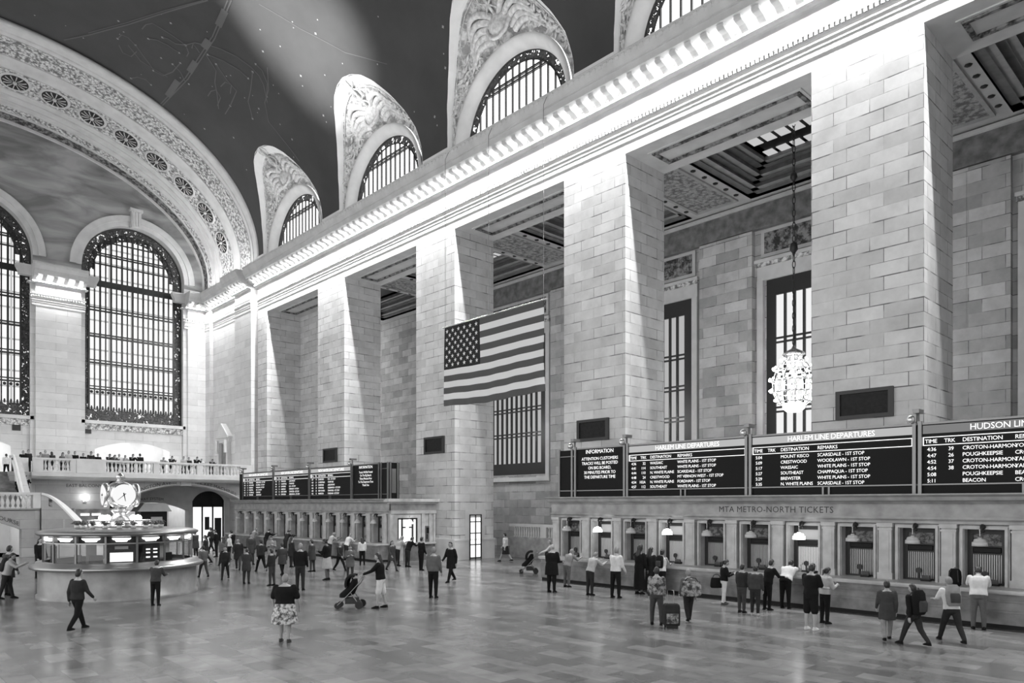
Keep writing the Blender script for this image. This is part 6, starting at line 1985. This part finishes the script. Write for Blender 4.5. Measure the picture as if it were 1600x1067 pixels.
# crowd beyond the kiosk
rc = random.Random(21)
CROWD = [(306, 872, 828, 'c_char'), (322, 880, 834, 'c_dark'), (338, 870, 826, 'c_black'), (349, 884, 836, 'c_mid'), (372, 890, 838, 'c_dark'), (392, 882, 832, 'c_char'), (408, 893, 840, 'c_dark'), (424, 884, 836, 'c_grey'), (330, 862, 822, 'c_dark'), (362, 868, 826, 'c_black')]
CROWD += [(455, 886, 838, 'c_dark'), (488, 893, 842, 'c_char'), (547, 905, 850, 'c_mid'), (352, 905, 852, 'c_dark'), (385, 912, 858, 'c_char'), (318, 902, 850, 'c_mid'), (425, 915, 862, 'c_dark'), (612, 892, 842, 'c_char')]
CL = ['charcoal coat nearest the kiosk', 'dark jacket just beyond the kiosk', 'black clothes under the ticket machine arch', 'mid grey coat in the far crowd', 'dark jacket at the front of the far crowd',
      'charcoal jacket near the far booth corner', 'dark coat before the far booth windows', 'light grey top before the far booth windows', 'dark clothes deepest in the arch', 'black clothes at the far booth corner', 'dark jacket between the two suited men and the far booth', 'charcoal top beyond the woman in dark tights', 'grey jacket just behind the stroller', 'dark top alone right of the kiosk counter', 'charcoal coat in front of the far crowd', 'grey top close to the kiosk counter end', 'dark coat on the open floor left of the grey-haired man in a suit', 'charcoal jacket facing the customer service window from afar']
for i, ((px, py, tp, mt), lb) in enumerate(zip(CROWD, CL)):
    FP(px, py, tp, rc.choice((0, 30, 180, 150, -90, -43, 60)), 'person in ' + lb, top=mt, bottom=rc.choice(('c_black', 'c_dark', 'c_char')), ttype=rc.choice(('shirt', 'coat')), hair=rc.choice(('short', 'long', 'short', 'tail')), pose=rc.choice((WALK, WALK2, CALM, PHONE)), voxel=.024, group='crowd beyond the kiosk')
h = FP(358, 874, 834, -90, 'person in a white shirt and white cap by the far booth corner', top='c_white', hmat='c_white', voxel=.022)
# people at the far booth counter
for px, tp, lb, hm, hr in ((394, 'c_grey', 'grey top at the counter under the far boards, nearest the balcony', 'hair_fair', 'short'), (415, 'c_black', 'black top leaning on the far counter', 'hair_dark', 'short'), (446, 'c_dark', 'dark jacket at the middle of the far counter', 'hair_dark', 'tail'),
                           (515, 'c_pale', 'pale top at the far counter below the third board', 'hair_grey', 'short'), (541, 'c_white', 'white shirt at the far counter below the notice board', 'hair_grey', 'short'), (621, 'c_pale', 'pale clothes at the customer service window', 'hair_fair', 'long'), (637, 'c_black', 'black coat at the customer service window', 'hair_dark', 'short')):
    k_ = (px - 800)/F_PX; tt = 22.75*(cos(PHI) - k_*sin(PHI))/(sin(PHI) + k_*cos(PHI))
    person(tt, -22.75, -90, 1.72, 'person in a ' + lb, top=tp, bottom='c_dark', hmat=hm, hair=hr, pose=LEANC, voxel=.022)
# gap between the booths
FP(790, 877, 830, 20, 'woman in a white top and dark skirt walking between the booths', top='c_white', bottom='c_dark', btype='skirt', pose=WALK, voxel=.02)
x, y, f = gp(826, 896); stroller(x, y, radians(47) - pi/2, 'dark stroller by the end of the near booth')
a = radians(47); person(x - cos(a)*1.12, y - sin(a)*1.12, 47, 1.66, 'person in a pale top behind the stroller at the near booth end', top='c_pale', bottom='c_mid', hmat='hair_grey', pose=dict(shL=42, shR=42, elL=25, elR=25, lean=8), voxel=.02)
FP(746, 866, 826, 10, 'person in a grey coat passing the lit pier doorway', top='c_grey', ttype='coat', pose=WALK2, voxel=.022)

# ---------------------------------------------------------------- people on the balcony
def bp(px, X):
    k_ = (px - 800)/F_PX
    # point on the plane x = X
    return X * (-sin(PHI) - k_*cos(PHI)) / (cos(PHI) - k_*sin(PHI))
BAL = [(36, 'c_black', 'black top at the head of the stair rail', 'short', 'hair_dark', 180, CALM), (44, 'c_dark', 'dark top beside the stair rail head', 'bun', 'hair_dark', 200, CALM),
       (62, 'c_pale', 'pale top, leftmost at the first balusters', 'short', 'hair_dark', 180, LEANC), (71, 'c_grey', 'grey top above the first balusters', 'short', 'hair_fair', 160, CALM), (81, 'c_dark', 'dark top with long dark hair above the first balusters', 'long', 'hair_dark', 0, CALM),
       (98, 'c_mid', 'grey shirt above the end of the first balusters', 'big', 'hair_dark', 180, CALM), (107, 'c_pale', 'light shirt beside the solid balcony panel', 'short', 'hair_dark', 190, CALM), (117, 'c_black', 'black shirt at the solid balcony panel edge', 'short', 'hair_dark', 180, CALM),
       (130, 'c_black', 'black jacket in the middle of the solid balcony panel', 'short', 'hair_dark', 180, CALM), (141, 'c_dark', 'dark jacket stooping behind the solid panel', 'short', 'hair_dark', 180, dict(lean=22)), (153, 'c_black', 'black shirt at the right end of the solid panel', 'short', 'hair_grey', 170, CALM),
       (170, 'c_dark', 'dark top leaning on the rail under the bright arch', 'short', 'hair_dark', 180, LEANC), (177, 'c_char', 'charcoal top leaning low on the rail', 'long', 'hair_dark', 190, LEANC), (186, 'c_white', 'white shirt in front of the bright arch', 'short', 'hair_fair', 180, CALM),
       (194, 'c_pale', 'pale top beside the white shirt', 'tail', 'hair_fair', 180, LEANC), (206, 'c_black', 'black top leaning on the rail in front of the bright arch', 'short', 'hair_dark', 180, LEANC), (219, 'c_black', 'black coat standing tall in front of the bright arch', 'short', 'hair_dark', 0, CALM),
       (254, 'c_grey', 'grey top at the end of the bright arch', 'short', 'hair_grey', 180, LEANC), (267, 'c_dark', 'dark top just past the bright arch', 'short', 'hair_dark', 180, LEANC), (287, 'c_pale', 'light top beside the dark coat, past the arch', 'short', 'hair_dark', 180, CALM),
       (295, 'c_dark', 'dark coat standing upright past the arch', 'short', 'hair_dark', 180, CALM), (306, 'c_black', 'black top leaning over the rail near the corner', 'short', 'hair_dark', 180, LEANC), (313, 'c_white', 'white top near the corner doorway', 'short', 'hair_fair', 180, LEANC), (330, 'c_dark', 'dark top farthest along the balcony by the corner doorway', 'tail', 'hair_dark', 180, LEANC)]
for i, (px, mt, lb, hr, hm, hd, ps) in enumerate(BAL):
    X = 62.95 + .6 * (i % 3) + (1.0 if i < 2 else 0)
    person(X, bp(px, X), hd, rc.uniform(1.62, 1.8), 'balcony visitor in a ' + lb, top=mt, bottom='c_dark', hair=hr, hmat=hm, pose=ps, z=ZD, voxel=.024, group='visitors on the balcony')
person(70.0, bp(10, 70.0), 0, 1.78, 'man in a white shirt and black trousers entering the bright balcony doorway', top='c_white', bottom='c_black', pose=WALK, z=ZD, voxel=.022)
for px, i, lb in ((40, 7, 'dark-clothed person sitting on the upper stair beside the rail'), (29, 6, 'dark-clothed person sitting on the upper stair further from the rail')):
    X = 58.2 + (i + .5) * .34 + .1; zz = ZLD + (i + 1) * (ZD - ZLD) / 15
    person(X, bp(px, X), 180, 1.72, lb, top='c_black', bottom='c_black', pose=dict(sit=.11, thL=82, thR=80, knL=50, knR=48, lean=20, shL=40, shR=40, elL=60, elR=60), z=zz, voxel=.022)
# clerks inside the kiosk
person(KX - 1.2, KY + .95, -20, 1.72, 'clerk in a pale shirt standing with back turned inside the kiosk', top='c_white', bottom='c_dark', hair='short', z=.02, voxel=.02)
